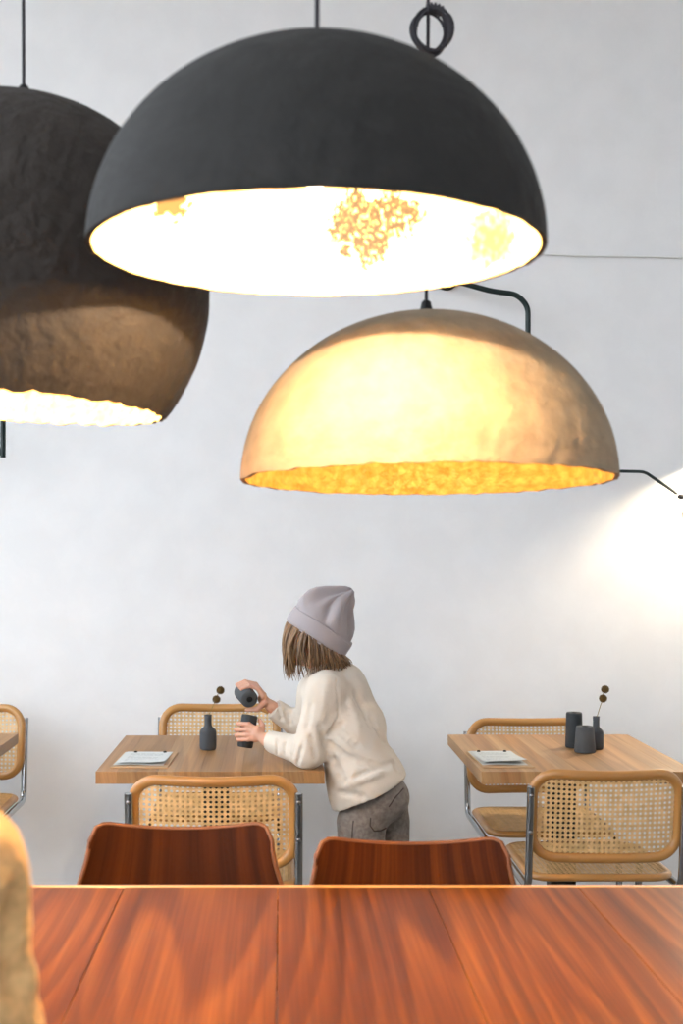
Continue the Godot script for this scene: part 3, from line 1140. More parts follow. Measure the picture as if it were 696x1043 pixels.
# ---------------------------------------------------------------- small things on the tables
func bud_vase(label: String, at: Vector3, rb: float, rn: float, h: float, tips: Array, mat: Material) -> void:
	var t := thing("bud_vase", label, "vase", at, 0.0, "bud vases")
	var b := MB.new()
	b.lathe([Vector2(0, 0), Vector2(rb * 0.85, 0), Vector2(rb * 0.96, h * 0.03), Vector2(rb, h * 0.1), Vector2(rb, h * 0.5), Vector2(rb * 0.93, h * 0.57), Vector2(rn * 1.25, h * 0.65), Vector2(rn, h * 0.7), Vector2(rn * 0.97, h * 0.85), Vector2(rn * 1.04, h), Vector2(rn * 0.75, h), Vector2(rn * 0.72, h * 0.8)], 32)
	part("body", b.done(), mat, t)
	# the dried flower stands in the vase and is a thing of its own
	var f := thing("dried_flower", "two round brown dried flower heads on a thin stem, " + ("beside the child's hands" if tips[2] == 0 else "beside the two dark shakers"), "flower", at, 0.0, "dried flowers in the vases")
	var s := MB.new()
	var foot := Vector3(0, h * 0.35, 0)
	var neck := Vector3(rn * 0.3, h, 0)
	s.tube([foot, neck, neck.lerp(tips[0], 0.6) + Vector3(-0.001, 0, 0), tips[0], tips[0].lerp(tips[1], 0.5) + Vector3(-0.003, 0, 0), tips[1]], [0.0013], 6)
	part("stem", s.done(), M.stem, f)
	var r := RandomNumberGenerator.new()
	r.seed = 8
	for k in 2:
		var m := MB.new()
		m.ball(Vector3.ZERO, Vector3(0.0125, 0.0118, 0.0125), 10, 14)
		m.smooth(false)
		for i in 150:  # florets
			var z := 1.0 - 2.0 * (i + 0.5) / 150.0
			var a := i * 2.399963
			var n := Vector3(sqrt(1.0 - z * z) * cos(a), z, sqrt(1.0 - z * z) * sin(a))
			var sd := n.cross(Vector3(0.3, 0.9, 0.1)).normalized()
			var up := n.cross(sd)
			var c := n * 0.0122
			var tip := n * (0.0148 + r.randf() * 0.0012)
			var q := [c + sd * 0.0013, c + up * 0.0013, c - sd * 0.0013, c - up * 0.0013]
			for e in 4:
				m.tri(q[e], q[(e + 1) % 4], tip)
		part("flower_head", m.done(), M.flower, f, tips[k])

func shaker_mesh(rb: float, rt: float, h: float) -> ArrayMesh:
	var b := MB.new()
	b.lathe([Vector2(0, 0), Vector2(rb * 0.93, 0), Vector2(rb, 0.004), Vector2(lerpf(rb, rt, 0.5), h * 0.5), Vector2(rt, h - 0.004), Vector2(rt * 0.94, h), Vector2(rt * 0.4, h - 0.001), Vector2(0.0, h - 0.001)], 36)
	return b.done()

func shaker(called: String, label: String, at: Vector3, rb: float, rt: float, h: float, mat: Material, basis := Basis()) -> Node3D:
	var t := thing(called, label, "shaker", at, 0.0, "dark shakers")
	t.basis = basis
	part("body", shaker_mesh(rb, rt, h), mat, t)
	var g := MB.new()
	g.lathe([Vector2(0.0, 0.0002), Vector2(rt * 0.3, 0.0002), Vector2(rt * 0.34, 0.0012), Vector2(rt * 0.26, 0.002), Vector2(0.0, 0.002)], 20)
	part("stopper", g.done(), M.hole, t, Vector3(0, h - 0.001, 0))
	return t

func menu_board(label: String, at: Vector3, w: float, dep: float, skew: float, curl: float) -> void:
	var t := thing("menu_board", label, "menu", at, skew, "menus on the cafe tables")
	var b := MB.new()
	b.slab(Vector3(0, 0.002, 0), Vector3(w, 0.004, dep), 0.0008)
	part("board", b.done(), M.clipboard, t)
	for k in 2:
		var p := MB.new()
		p.smooth(true)
		var n := 12
		var sw := w * (0.84 if k == 1 else 0.88)
		var sd := dep * (0.84 if k == 1 else 0.88)
		var z0 := -dep * 0.48
		var lay := func(i: int, j: int, o: float) -> Vector3:
			var u := float(i) / n
			var v := float(j) / n
			var lift: float = (0.010 * curl if k == 1 else 0.002) * pow(v, 2.0) * (0.35 + 0.65 * u) + 0.0015 * sin(u * 5.0 + k) * v
			return Vector3((u - 0.5) * sw + 0.004 * k - 0.006, 0.0046 + 0.0012 * k + lift + o, z0 + v * sd)
		for i in n:
			for j in n:
				var q := [lay.call(i, j, 0.0), lay.call(i, j + 1, 0.0), lay.call(i + 1, j + 1, 0.0), lay.call(i + 1, j, 0.0)]
				var uv := [Vector2(float(i) / n, float(j) / n), Vector2(float(i) / n, float(j + 1) / n), Vector2(float(i + 1) / n, float(j + 1) / n), Vector2(float(i + 1) / n, float(j) / n)]
				p.quad(q[0], q[1], q[2], q[3], uv[0], uv[1], uv[2], uv[3])
				var g := [lay.call(i, j, -0.0004), lay.call(i, j + 1, -0.0004), lay.call(i + 1, j + 1, -0.0004), lay.call(i + 1, j, -0.0004)]
				p.quad(g[3], g[2], g[1], g[0], uv[3], uv[2], uv[1], uv[0])
		part("sheet", p.done(), M.paper if k == 1 else M.paper_plain, t)
	for s in [-1, 1]:
		var r := MB.new()
		r.lathe([Vector2(0.0055, 0.0), Vector2(0.006, 0.004), Vector2(0.004, 0.0065), Vector2(0.0, 0.007)], 14)
		part("binding_screw", r.done(), M.ring, t, Vector3(s * w * 0.27, 0.004, -dep * 0.43))

# ---------------------------------------------------------------- the child
func build_child() -> void:
	var t := thing("person", "child in grey beanie and cream sweater leaning over the table, holding two shakers", "person", Vector3(P(378, 900, 4.12).x, 0, -4.12))
	var o := t.position
	var q := func(px: float, py: float, d: float) -> Vector3:
		return P(px, py, d) - o
	# joints
	var hipL: Vector3 = q.call(368, 838, 4.05)
	var hipR: Vector3 = q.call(394, 836, 4.19)
	var kneeL: Vector3 = Vector3(hipL.x + 0.005, 0.31, hipL.z + 0.005)
	var kneeR: Vector3 = Vector3(hipR.x + 0.01, 0.31, hipR.z)
	var ankL: Vector3 = Vector3(kneeL.x + 0.03, 0.06, kneeL.z)
	var ankR: Vector3 = Vector3(kneeR.x + 0.03, 0.06, kneeR.z)
	var shL: Vector3 = q.call(331, 704, 4.035)
	var elL: Vector3 = q.call(314, 766, 4.03)
	var wrL: Vector3 = q.call(272, 754, 4.155)
	var shR: Vector3 = q.call(322, 706, 4.21)
	var elR: Vector3 = q.call(309, 743, 4.31)
	var wrR: Vector3 = q.call(277, 720, 4.285)
	var neck0: Vector3 = q.call(334, 695, 4.12)
	var neck1: Vector3 = q.call(322, 668, 4.12)
	var hat: Vector3 = q.call(322, 648, 4.12)
	var U := Vector3(0.83, -0.557, 0.0).normalized()  # towards the back of the head
	var V := Vector3(0.557, 0.83, 0.0).normalized()   # towards the crown
	var hb := Basis(U, V, U.cross(V))
	var head := hat - V * 0.012
	# ---- skin
	var body := Field.new(Vector3(-0.2, -0.02, -0.25), Vector3(0.2, 0.99, 0.2), 0.013)
	body.capsule(hipL, kneeL, 0.045, 0.038, 0.03)
	body.capsule(kneeL, ankL, 0.042, 0.028, 0.02)
	body.capsule(hipR, kneeR, 0.045, 0.038, 0.03)
	body.capsule(kneeR, ankR, 0.042, 0.028, 0.02)
	body.capsule(hipL.lerp(hipR, 0.5) + Vector3(0.0, 0.085, 0), q.call(362, 770, 4.12), 0.06, 0.06, 0.04)
	body.capsule(q.call(362, 770, 4.12), q.call(340, 712, 4.12), 0.075, 0.07, 0.04)
	body.capsule(shL, shR, 0.04, 0.04, 0.04)
	body.capsule(neck0, neck1, 0.036, 0.033, 0.03)
	body.capsule(shL, elL, 0.033, 0.027, 0.02)
	body.capsule(shR, elR, 0.033, 0.027, 0.02)
	body.capsule(elL, wrL, 0.027, 0.019, 0.02)
	body.capsule(elR, wrR, 0.027, 0.019, 0.02)
	# head with a face turned to the left and down
	var hd := Field.new(head - Vector3.ONE * 0.125, head + Vector3.ONE * 0.125, 0.0045)
	hd.ellipsoid(head, hb, Vector3(0.090, 0.088, 0.074), 0.01)
	var F := (-U * 0.82 + Vector3(0, 0, -0.57)).normalized()
	var S := V.cross(F)
	var fb := Basis(F, V, F.cross(V))
	var face := head + U * 0.012
	hd.ellipsoid(face + F * 0.036 - V * 0.05, fb, Vector3(0.046, 0.050, 0.05), 0.03)   # jaw
	hd.capsule(face + F * 0.082 - V * 0.005, face + F * 0.095 - V * 0.034, 0.006, 0.010, 0.012)  # nose
	hd.capsule(face + F * 0.076 - V * 0.060 - S * 0.018, face + F * 0.076 - V * 0.060 + S * 0.018, 0.008, 0.008, 0.008)  # lips
	for s in [-1.0, 1.0]:
		hd.ellipsoid(face + F * 0.074 - V * 0.006 + S * s * 0.03, fb, Vector3(0.012, 0.011, 0.015), 0.006)
		hd.ellipsoid(face - F * 0.004 - V * 0.02 + S * s * 0.074, fb, Vector3(0.018, 0.03, 0.009), 0.008)
		hd.crease(face + F * 0.088 - V * 0.006 + S * s * 0.022, face + F * 0.082 - V * 0.006 + S * s * 0.042, 0.006, 0.004)
	hd.capsule(neck0, neck1, 0.036, 0.033, 0.02)
	# near hand, closed round the standing shaker
	var hl := Field.new(q.call(236, 768, 4.262), q.call(280, 722, 4.12), 0.0027)
	hl.capsule(elL, wrL, 0.027, 0.019, 0.01)
	hl.capsule(wrL, q.call(261, 748, 4.168), 0.018, 0.014, 0.012)
	hl.capsule(q.call(262, 743, 4.170), q.call(260, 752, 4.170), 0.012, 0.012, 0.012)
	var kn := [[253.5, 738.0], [252.0, 743.4], [251.6, 748.6], [252.5, 753.2]]
	var mi := [[243.2, 737.0], [240.8, 742.8], [240.9, 748.6], [242.6, 753.2]]
	var ti := [[246.0, 738.0], [244.6, 743.8], [244.2, 749.4], [245.2, 753.4]]
	var fr := [0.0073, 0.0076, 0.0073, 0.0064]
	for i in 4:
		var k0: Vector3 = q.call(kn[i][0], kn[i][1], 4.176)
		var k1: Vector3 = q.call(mi[i][0], mi[i][1], 4.196)
		var k2: Vector3 = q.call(ti[i][0], ti[i][1], 4.245)
		hl.capsule(q.call(262, 744 + i * 2.4, 4.170), k0, 0.0105, fr[i] * 1.15, 0.006)
		hl.capsule(k0, k1, fr[i] * 1.08, fr[i], 0.003)
		hl.capsule(k1, k2, fr[i], fr[i] * 0.85, 0.003)
	hl.capsule(q.call(266, 748, 4.168), q.call(267.5, 739, 4.19), 0.011, 0.0088, 0.008)
	hl.capsule(q.call(267.5, 739, 4.19), q.call(264.6, 733.5, 4.228), 0.0085, 0.007, 0.004)
	# far hand, holding the tipped shaker
	var hr := Field.new(q.call(238, 734, 4.37), q.call(284, 687, 4.20), 0.0027)
	hr.capsule(elR, wrR, 0.027, 0.019, 0.01)
	hr.capsule(wrR, q.call(268, 712, 4.285), 0.018, 0.0145, 0.012)
	hr.capsule(q.call(268, 708, 4.265), q.call(266.5, 713, 4.30), 0.0125, 0.0125, 0.012)
	for i in 4:
		var dd: float = 4.258 + i * 0.0175
		var sh: float = -1.6 * i
		hr.capsule(q.call(268, 709 + sh * 0.3, dd), q.call(263 + sh * 0.5, 701.5 + sh, dd), 0.0105, fr[i] * 1.12, 0.006)
		hr.capsule(q.call(263 + sh * 0.5, 701.5 + sh, dd), q.call(254.5 + sh, 698.6 + sh, dd), fr[i] * 1.08, fr[i], 0.003)
		hr.capsule(q.call(254.5 + sh, 698.6 + sh, dd), q.call(246.0 + sh, 702.0 + sh, dd), fr[i], fr[i] * 0.85, 0.003)
	hr.capsule(q.call(270, 715, 4.268), q.call(262.5, 722.5, 4.258), 0.012, 0.009, 0.008)
	hr.capsule(q.call(262.5, 722.5, 4.258), q.call(251.5, 723.2, 4.262), 0.0088, 0.007, 0.004)
	part("body", field_mesh([body, hd, hl, hr]), M.skin, t)
	# ---- jeans
	var jn := Field.new(Vector3(-0.19, 0.02, -0.2), Vector3(0.19, 0.72, 0.2), 0.0085)
	jn.capsule(hipL, kneeL, 0.078, 0.062, 0.02)
	jn.capsule(kneeL, ankL, 0.062, 0.056, 0.02)
	jn.capsule(hipR, kneeR, 0.076, 0.062, 0.012)
	jn.capsule(kneeR, ankR, 0.062, 0.056, 0.02)
	jn.ellipsoid(q.call(387, 812, 4.07), Basis(), Vector3(0.095, 0.085, 0.09), 0.03)
	jn.ellipsoid(q.call(387, 811, 4.18), Basis(), Vector3(0.095, 0.085, 0.085), 0.03)
	jn.crease(q.call(408, 838, 4.02), q.call(382, 842, 3.97), 0.012, 0.003)
	jn.crease(q.call(391, 838, 4.0), q.call(386, 880, 4.02), 0.012, 0.007)
	jn.cut(Vector3(0, 0.045, 0), Vector3.DOWN)
	var je := part("jeans", field_mesh([jn]), M.jeans, t)
	var pocket := [[377.5, 833.0], [377.0, 841.0], [381.0, 846.5], [388.0, 846.0], [393.0, 843.5]]
	var seam := [[360.0, 836.0], [359.0, 846.0], [358.4, 858.0], [358.0, 872.0]]
	var yoke := [[396.0, 822.0], [402.0, 813.0], [411.0, 803.0]]
	for line in [pocket, seam, yoke]:
		var pts := []
		for e in line:
			pts.append(jn.at_pixel(e[0], e[1], o) + Vector3(0, 0.0015, 0.007))
		var pk := MB.new()   # seams and the edge of the rear pocket, lying on the cloth
		pk.tube(pts, [0.0022], 6)
		part("seam", pk.done(), M.stitch, je)
	# ---- shoes
	for a in [ankL, ankR]:
		var sf := Field.new(Vector3(a.x - 0.16, -0.01, a.z - 0.06), Vector3(a.x + 0.07, 0.1, a.z + 0.06), 0.008)
		sf.capsule(Vector3(a.x + 0.01, 0.035, a.z), Vector3(a.x - 0.11, 0.03, a.z), 0.036, 0.033, 0.02)
		sf.capsule(Vector3(a.x + 0.01, 0.035, a.z), Vector3(a.x, 0.075, a.z), 0.036, 0.03, 0.02)
		sf.cut(Vector3(0, 0.0, 0), Vector3.DOWN)
		part("shoe", field_mesh([sf]), M.shoe, t)
	# ---- sweater
	var sw := Field.new(q.call(256, 852, 4.42), q.call(425, 655, 3.86), 0.006)
	for s in [-1.0, 1.0]:
		var z := Vector3(0, 0, s * 0.045)
		sw.capsule(q.call(338, 708, 4.12) + z * 0.9, q.call(356, 748, 4.12) + z, 0.074, 0.096, 0.03)
		sw.capsule(q.call(356, 748, 4.12) + z, q.call(373, 796, 4.12) + z, 0.096, 0.122, 0.03)
		sw.capsule(q.call(373, 796, 4.12) + z, q.call(384, 845, 4.12) + z, 0.122, 0.128, 0.03)
	sw.capsule(q.call(340, 697, 4.12), q.call(352, 700, 4.12), 0.058, 0.06, 0.04)
	sw.capsule(shL, shR, 0.056, 0.056, 0.05)
	sw.capsule(q.call(352, 694, 4.12), q.call(372, 735, 4.12), 0.050, 0.062, 0.05)
	sw.capsule(shL, elL, 0.058, 0.050, 0.03)
	sw.capsule(elL, wrL, 0.050, 0.033, 0.022)
	sw.capsule(shR, elR, 0.056, 0.046, 0.03)
	sw.capsule(elR, wrR, 0.046, 0.033, 0.022)
	sw.capsule(q.call(333, 690, 4.12), q.call(330, 684, 4.12), 0.050, 0.045, 0.03)
	# hem, cuffs, neck
	var h0: Vector3 = q.call(335, 832, 4.0)
	var h1: Vector3 = q.call(416, 793, 4.0)
	var hn := Vector3((h1 - h0).y, -(h1 - h0).x, 0).normalized()
	sw.cut(h0, hn)
	var fl: Vector3 = (wrL - elL).normalized()
	sw.cut(wrL - fl * 0.012, fl, wrL, 0.062)
	var fR: Vector3 = (wrR - elR).normalized()
	sw.cut(wrR - fR * 0.008, fR, wrR, 0.062)
	# folds: positive = groove, negative = raised fold
	var near := 3.96
	var fold := [
		[333, 756, 4.0, 352, 771, 3.95, 0.011, 0.013], [352, 771, 3.95, 396, 783, 3.97, 0.012, 0.009],
		[333, 750, 4.0, 349, 737, 3.96, 0.010, 0.012], [345, 744, 3.96, 366, 762, 3.95, 0.012, 0.006],
		[338, 770, 3.97, 352, 800, 3.94, 0.014, 0.008], [352, 800, 3.93, 392, 786, 3.94, 0.013, -0.009],
		[360, 793, 3.94, 398, 777, 3.96, 0.011, 0.008], [345, 807, 3.95, 372, 812, 3.93, 0.012, 0.007],
		[362, 706, 4.0, 380, 742, 4.0, 0.013, 0.008], [378, 728, 4.02, 392, 757, 4.02, 0.012, 0.010],
		[356, 712, 3.99, 366, 742, 3.97, 0.013, -0.006], [343, 690, 4.03, 345, 730, 3.96, 0.0045, 0.004],
		[345, 730, 3.96, 334, 750, 3.98, 0.0045, 0.004], [333, 694, 4.0, 328, 735, 3.97, 0.014, -0.004],
		[326, 738, 3.98, 332, 760, 4.0, 0.010, 0.010], [308, 760, 3.98, 303, 779, 4.0, 0.008, 0.007],
		[300, 757, 4.0, 296, 777, 4.02, 0.008, 0.008], [291, 756, 4.03, 289, 774, 4.05, 0.007, 0.007],
		[283, 753, 4.08, 282, 769, 4.09, 0.006, 0.006], [316, 748, 3.97, 322, 772, 3.98, 0.010, 0.006],
		[318, 715, 3.99, 311, 745, 3.98, 0.012, 0.004], [290, 722, 4.27, 296, 738, 4.26, 0.008, 0.007],
		[283, 718, 4.25, 287, 733, 4.24, 0.007, 0.005], [402, 775, 4.02, 408, 788, 4.03, 0.012, 0.006]]
	var folds := []
	for e in fold:
		var mark := []
		for k in 5:
			mark.append(sw.at_pixel(lerpf(e[0], e[3], k / 4.0), lerpf(e[1], e[4], k / 4.0), o))
		folds.append([mark, e[6], e[7]])
	for e in folds:
		for k in 4:
			if e[0][k].distance_to(e[0][k + 1]) < 0.06:
				sw.crease(e[0][k], e[0][k + 1], e[1] * 0.85, e[2] * 1.7)
	for k in 7:  # groove above the hem band
		var z := -0.2 + k * 0.066
		var g0 := h0 - hn * 0.032
		var g1 := h1 - hn * 0.032
		g0.z = z
		g1.z = z
		sw.crease(g0, g1, 0.02, 0.0018)
	var nz := FastNoiseLite.new()
	nz.seed = 3
	nz.frequency = 14.0
	nz.fractal_octaves = 2
	sw.ripple(nz, 0.003)
	part("sweater", field_mesh([sw]), M.sweater, t)
	# ---- beanie: crown with folds gathered at a peak, and a turned-up cuff
	var crown := [[-0.012, 0.95, 0.0], [0.02, 0.955, 0.0], [0.045, 0.97, -0.004], [0.066, 0.96, -0.010], [0.088, 0.88, -0.015], [0.108, 0.76, -0.017], [0.127, 0.64, -0.016], [0.145, 0.50, -0.010], [0.16, 0.38, -0.002], [0.172, 0.28, 0.004], [0.182, 0.17, 0.008], [0.187, 0.0, 0.008]]
	var bn := MB.new()
	bn.smooth(true)
	var seg := 72
	var ring := func(i: int, j: int) -> Vector3:
		var e: Array = crown[i]
		var a := TAU * (j % seg) / seg
		var g := smoothstep(0.03, 0.12, e[0])
		var fd: float = 1.0 + g * (0.2 * sin(a * 5.0 + 0.7 + e[0] * 12.0) + 0.1 * sin(a * 9.0 + 2.0 - e[0] * 20.0)) * (1.0 - e[1] * 0.3) + 0.012 * sin(a * 3.0 + e[0] * 60.0) - g * 0.32 * exp(-pow(sin(a * 2.5 + 0.4 + e[0] * 5.0), 2.0) / 0.06)
		var lat: float = e[1] * fd
		return hat + V * (e[0] + g * 0.006 * sin(a * 4.0)) + U * (cos(a) * 0.109 * lat + e[2]) + Vector3(0, 0, -sin(a) * 0.092 * lat)
	for i in crown.size() - 1:
		for j in seg:
			bn.quad(ring.call(i, j), ring.call(i, j + 1), ring.call(i + 1, j + 1), ring.call(i + 1, j))
	var bo := part("beanie", bn.done(), M.beanie, t)
	var cf := MB.new()
	cf.smooth(true)
	var cuff := [[0.002, 0.985], [-0.008, 1.02], [-0.006, 1.06], [0.006, 1.075], [0.030, 1.072], [0.040, 1.066], [0.046, 1.05], [0.044, 1.015], [0.038, 0.99]]
	var cr := func(i: int, j: int) -> Vector3:
		var e: Array = cuff[i]
		var a := TAU * (j % seg) / seg
		return hat + V * (e[0] + 0.0025 * sin(a * 3.0)) + U * (cos(a) * 0.105 * e[1] + 0.001) + Vector3(0, 0, -sin(a) * 0.089 * e[1])
	for i in cuff.size() - 1:
		for j in seg:
			cf.quad(cr.call(i, j), cr.call(i, j + 1), cr.call(i + 1, j + 1), cr.call(i + 1, j))
	part("turned_up_cuff", cf.done(), M.beanie, bo)
	# ---- hair
	var hs := MB.new()
	var rr := RandomNumberGenerator.new()
	rr.seed = 77
	for k in 520:
		var a := rr.randf() * TAU
		var fx := cos(a)  # -1 forehead .. 1 nape
		if fx < -0.5 and sin(a) > 0.45:
			continue
		var shrink := rr.randf_range(0.86, 1.0)
		var p0 := hat + V * 0.0 + U * fx * 0.104 * shrink + Vector3(0, 0, -sin(a) * 0.088 * shrink)
		var end_y: float
		var px0 := 322.0 + (fx * 0.104 * 0.83) * 317.0
		if fx < -0.45:
			end_y = 688.0 + rr.randf_range(-16.0, 5.0)
		elif fx < 0.25:
			end_y = 684.0 + rr.randf_range(-9.0, 5.0)
		else:
			end_y = 679.0 + rr.randf_range(-5.0, 5.0)
		var px1 := px0
		if fx < -0.6:
			px1 = 296.5 + rr.randf_range(-6.0, 6.0)
			px0 = 288.0
		elif fx < 0.3:
			px1 = lerpf(302.0, 333.0, (fx + 0.6) / 0.9) + rr.randf_range(-4.0, 4.0)
		else:
			px1 = lerpf(333.0, 356.0, (fx - 0.3) / 0.7) + rr.randf_range(-4.0, 5.0)
		var p3: Vector3 = q.call(px1, end_y, 4.12)
		p3.z = -sin(a) * 0.082 * shrink + rr.randf_range(-0.008, 0.008)
		if p3.y > p0.y - 0.02:
			p3.y = p0.y - rr.randf_range(0.015, 0.035)
		var p1 := p0.lerp(p3, 0.33) + Vector3((-0.03 if fx < -0.6 else -0.018) if fx < -0.3 else 0.004, 0, -sin(a) * 0.010)
		var p2 := p0.lerp(p3, 0.7) + Vector3(-0.012 if fx < -0.3 else 0.002, 0, -sin(a) * 0.012)
		var pts := []
		var rad := []
		var base := rr.randf_range(0.0022, 0.0036)
		var ph := rr.randf() * TAU
		for i in 9:
			var u := i / 8.0
			var p := p0 * pow(1 - u, 3) + p1 * 3 * u * pow(1 - u, 2) + p2 * 3 * u * u * (1 - u) + p3 * pow(u, 3)
			p += Vector3(sin(u * 7.0 + ph), 0, cos(u * 6.0 + ph)) * 0.0035 * u
			pts.append(p)
			rad.append(base * (1.0 - 0.8 * u * u))
		var tone := rr.randf()
		var lc := Color(0.11, 0.062, 0.03).lerp(Color(0.36, 0.215, 0.105), tone * 0.85)
		hs.st.set_color(lc)
		hs.tube(pts, rad, 5)
	part("hair", hs.done(), M.hair, t)
	# ---- what the hands hold
	var top: Vector3 = P(254.5, 728.5, 4.222)
	var bot: Vector3 = P(249.5, 761.0, 4.214)
	var ax := (top - bot).normalized()
	var sx := ax.cross(Vector3(0, 0, 1)).normalized()
	shaker("shaker", "dark shaker held upright in the child's near hand", bot, 0.0255, 0.0265, (top - bot).length(), M.stone_dark, Basis(sx, ax, sx.cross(ax)))
	var e0: Vector3 = P(247.5, 704.0, 4.325)
	var e1: Vector3 = P(254.3, 712.5, 4.238)
	ax = (e1 - e0).normalized()
	sx = ax.cross(Vector3(0, 1, 0)).normalized()
	shaker("shaker", "grey shaker tipped on its side in the child's raised hand", e0, 0.031, 0.029, (e1 - e0).length(), M.stone_mid, Basis(sx, ax, sx.cross(ax)))

# ---------------------------------------------------------------- the guest at the long table
func build_guest() -> void:
	var t := thing("person", "seated person in a camel coat at the long table, seen from behind", "person", Vector3(-0.462, 0, -1.14))
	var shR := Vector3(0.150, 1.135, -0.04)
	var elR := Vector3(0.178, 0.865, -0.08)
	var wrR := Vector3(0.10, 0.80, -0.31)
	var shL := Vector3(-0.165, 1.135, -0.04)
	var elL := Vector3(-0.21, 0.865, -0.08)
	var wrL := Vector3(-0.12, 0.80, -0.31)
	var body := Field.new(Vector3(-0.34, -0.02, -0.62), Vector3(0.34, 1.3, 0.2), 0.02)
	for s in [-1.0, 1.0]:
		var hip := Vector3(s * 0.09, 0.54, 0.02)
		var knee := Vector3(s * 0.11, 0.535, -0.40)
		var ank := Vector3(s * 0.11, 0.08, -0.38)
		body.capsule(hip, knee, 0.075, 0.055, 0.03)
		body.capsule(knee, ank, 0.055, 0.035, 0.03)
		body.capsule(ank, ank + Vector3(0, -0.04, -0.14), 0.036, 0.034, 0.03)
	body.capsule(Vector3(0, 0.56, 0.01), Vector3(0, 1.05, -0.03), 0.12, 0.11, 0.05)
	body.capsule(shL, shR, 0.055, 0.055, 0.05)
	body.capsule(Vector3(0, 1.1, -0.03), Vector3(0, 1.24, -0.05), 0.055, 0.05, 0.03)
	for a in [[shR, elR, wrR], [shL, elL, wrL]]:
		body.capsule(a[0], a[1], 0.045, 0.038, 0.03)
		body.capsule(a[1], a[2], 0.038, 0.026, 0.03)
	var hd := Field.new(Vector3(-0.13, 1.17, -0.22), Vector3(0.13, 1.53, 0.1), 0.009)
	hd.ellipsoid(Vector3(0, 1.38, -0.05), Basis(), Vector3(0.076, 0.105, 0.095), 0.01)
	hd.ellipsoid(Vector3(0, 1.31, -0.085), Basis(), Vector3(0.058, 0.055, 0.055), 0.03)
	hd.capsule(Vector3(0, 1.375, -0.145), Vector3(0, 1.345, -0.16), 0.008, 0.013, 0.012)
	hd.capsule(Vector3(-0.02, 1.308, -0.138), Vector3(0.02, 1.308, -0.138), 0.009, 0.009, 0.008)
	for s in [-1.0, 1.0]:
		hd.ellipsoid(Vector3(s * 0.078, 1.365, -0.045), Basis(), Vector3(0.009, 0.03, 0.018), 0.008)
		hd.ellipsoid(Vector3(s * 0.032, 1.378, -0.135), Basis(), Vector3(0.015, 0.011, 0.012), 0.006)
	hd.capsule(Vector3(0, 1.18, -0.04), Vector3(0, 1.28, -0.05), 0.052, 0.05, 0.03)
	var hands := []
	for a in [[wrR, -1.0], [wrL, 1.0]]:
		var w: Vector3 = a[0]
		var s: float = a[1]
		var hf := Field.new(w + Vector3(-0.09, -0.05, -0.2), w + Vector3(0.09, 0.05, 0.05), 0.0055)
		hf.capsule(w + Vector3(0, 0.0, 0.05), w, 0.028, 0.026, 0.01)
		hf.capsule(w + Vector3(-0.015, -0.005, -0.02), w + Vector3(-0.02, -0.008, -0.085), 0.02, 0.016, 0.02)
		hf.capsule(w + Vector3(0.015, -0.005, -0.02), w + Vector3(0.02, -0.008, -0.085), 0.02, 0.016, 0.02)
		for i in 4:
			var x := (i - 1.5) * 0.021
			var L: float = [0.06, 0.072, 0.068, 0.052][i]
			hf.capsule(w + Vector3(x, -0.008, -0.085), w + Vector3(x * 1.1, -0.006, -0.085 - L * 0.5), 0.0095, 0.009, 0.004)
			hf.capsule(w + Vector3(x * 1.1, -0.006, -0.085 - L * 0.5), w + Vector3(x * 1.1, -0.024, -0.085 - L), 0.009, 0.0075, 0.004)
		hf.capsule(w + Vector3(s * 0.03, -0.008, -0.03), w + Vector3(s * 0.055, -0.016, -0.075), 0.013, 0.0095, 0.008)
		hands.append(hf)
	part("body", field_mesh([body, hd] + hands), M.skin, t)
	var ct := Field.new(Vector3(-0.36, 0.42, -0.34), Vector3(0.36, 1.28, 0.24), 0.009)
	for s in [-1.0, 1.0]:
		ct.capsule(Vector3(s * 0.06, 0.50, 0.02), Vector3(s * 0.065, 1.04, -0.02), 0.15, 0.125, 0.05)
	ct.capsule(shL, shR, 0.075, 0.075, 0.05)
	ct.capsule(Vector3(0, 1.12, -0.03), Vector3(0, 1.19, -0.04), 0.075, 0.07, 0.03)
	for a in [[shR, elR, wrR], [shL, elL, wrL]]:
		ct.capsule(a[0], a[1], 0.078, 0.066, 0.02)
		ct.capsule(a[1], a[2], 0.066, 0.046, 0.02)
		var dir: Vector3 = (a[2] - a[1]).normalized()
		ct.cut(a[2] - dir * 0.02, dir, a[2], 0.08)
	ct.cut(Vector3(0, 0.46, 0), Vector3.DOWN)
	for e in [[15, 900, 1.13, 7, 975, 1.13, 0.012, 0.030], [4, 955, 1.12, 30, 944, 1.14, 0.007, -0.012], [2, 985, 1.12, 24, 1012, 1.13, 0.014, 0.02], [30, 985, 1.17, 38, 1012, 1.18, 0.012, -0.012], [-8, 870, 1.12, 10, 890, 1.12, 0.014, 0.008]]:
		ct.crease(ct.at_pixel(e[0], e[1], t.position), ct.at_pixel(e[3], e[4], t.position), e[6], e[7])
	var nz := FastNoiseLite.new()
	nz.seed = 9
	nz.frequency = 9.0
	ct.ripple(nz, 0.010)
	part("coat", field_mesh([ct]), M.coat, t)
	var tr := Field.new(Vector3(-0.24, 0.05, -0.52), Vector3(0.24, 0.7, 0.16), 0.014)
	for s in [-1.0, 1.0]:
		tr.capsule(Vector3(s * 0.09, 0.55, 0.02), Vector3(s * 0.11, 0.535, -0.40), 0.088, 0.068, 0.03)
		tr.capsule(Vector3(s * 0.11, 0.535, -0.40), Vector3(s * 0.11, 0.09, -0.38), 0.068, 0.052, 0.03)
	tr.cut(Vector3(0, 0.07, 0), Vector3.DOWN)
	part("trousers", field_mesh([tr]), M.trousers, t)
	var hr := Field.new(Vector3(-0.15, 1.2, -0.2), Vector3(0.15, 1.54, 0.12), 0.01)
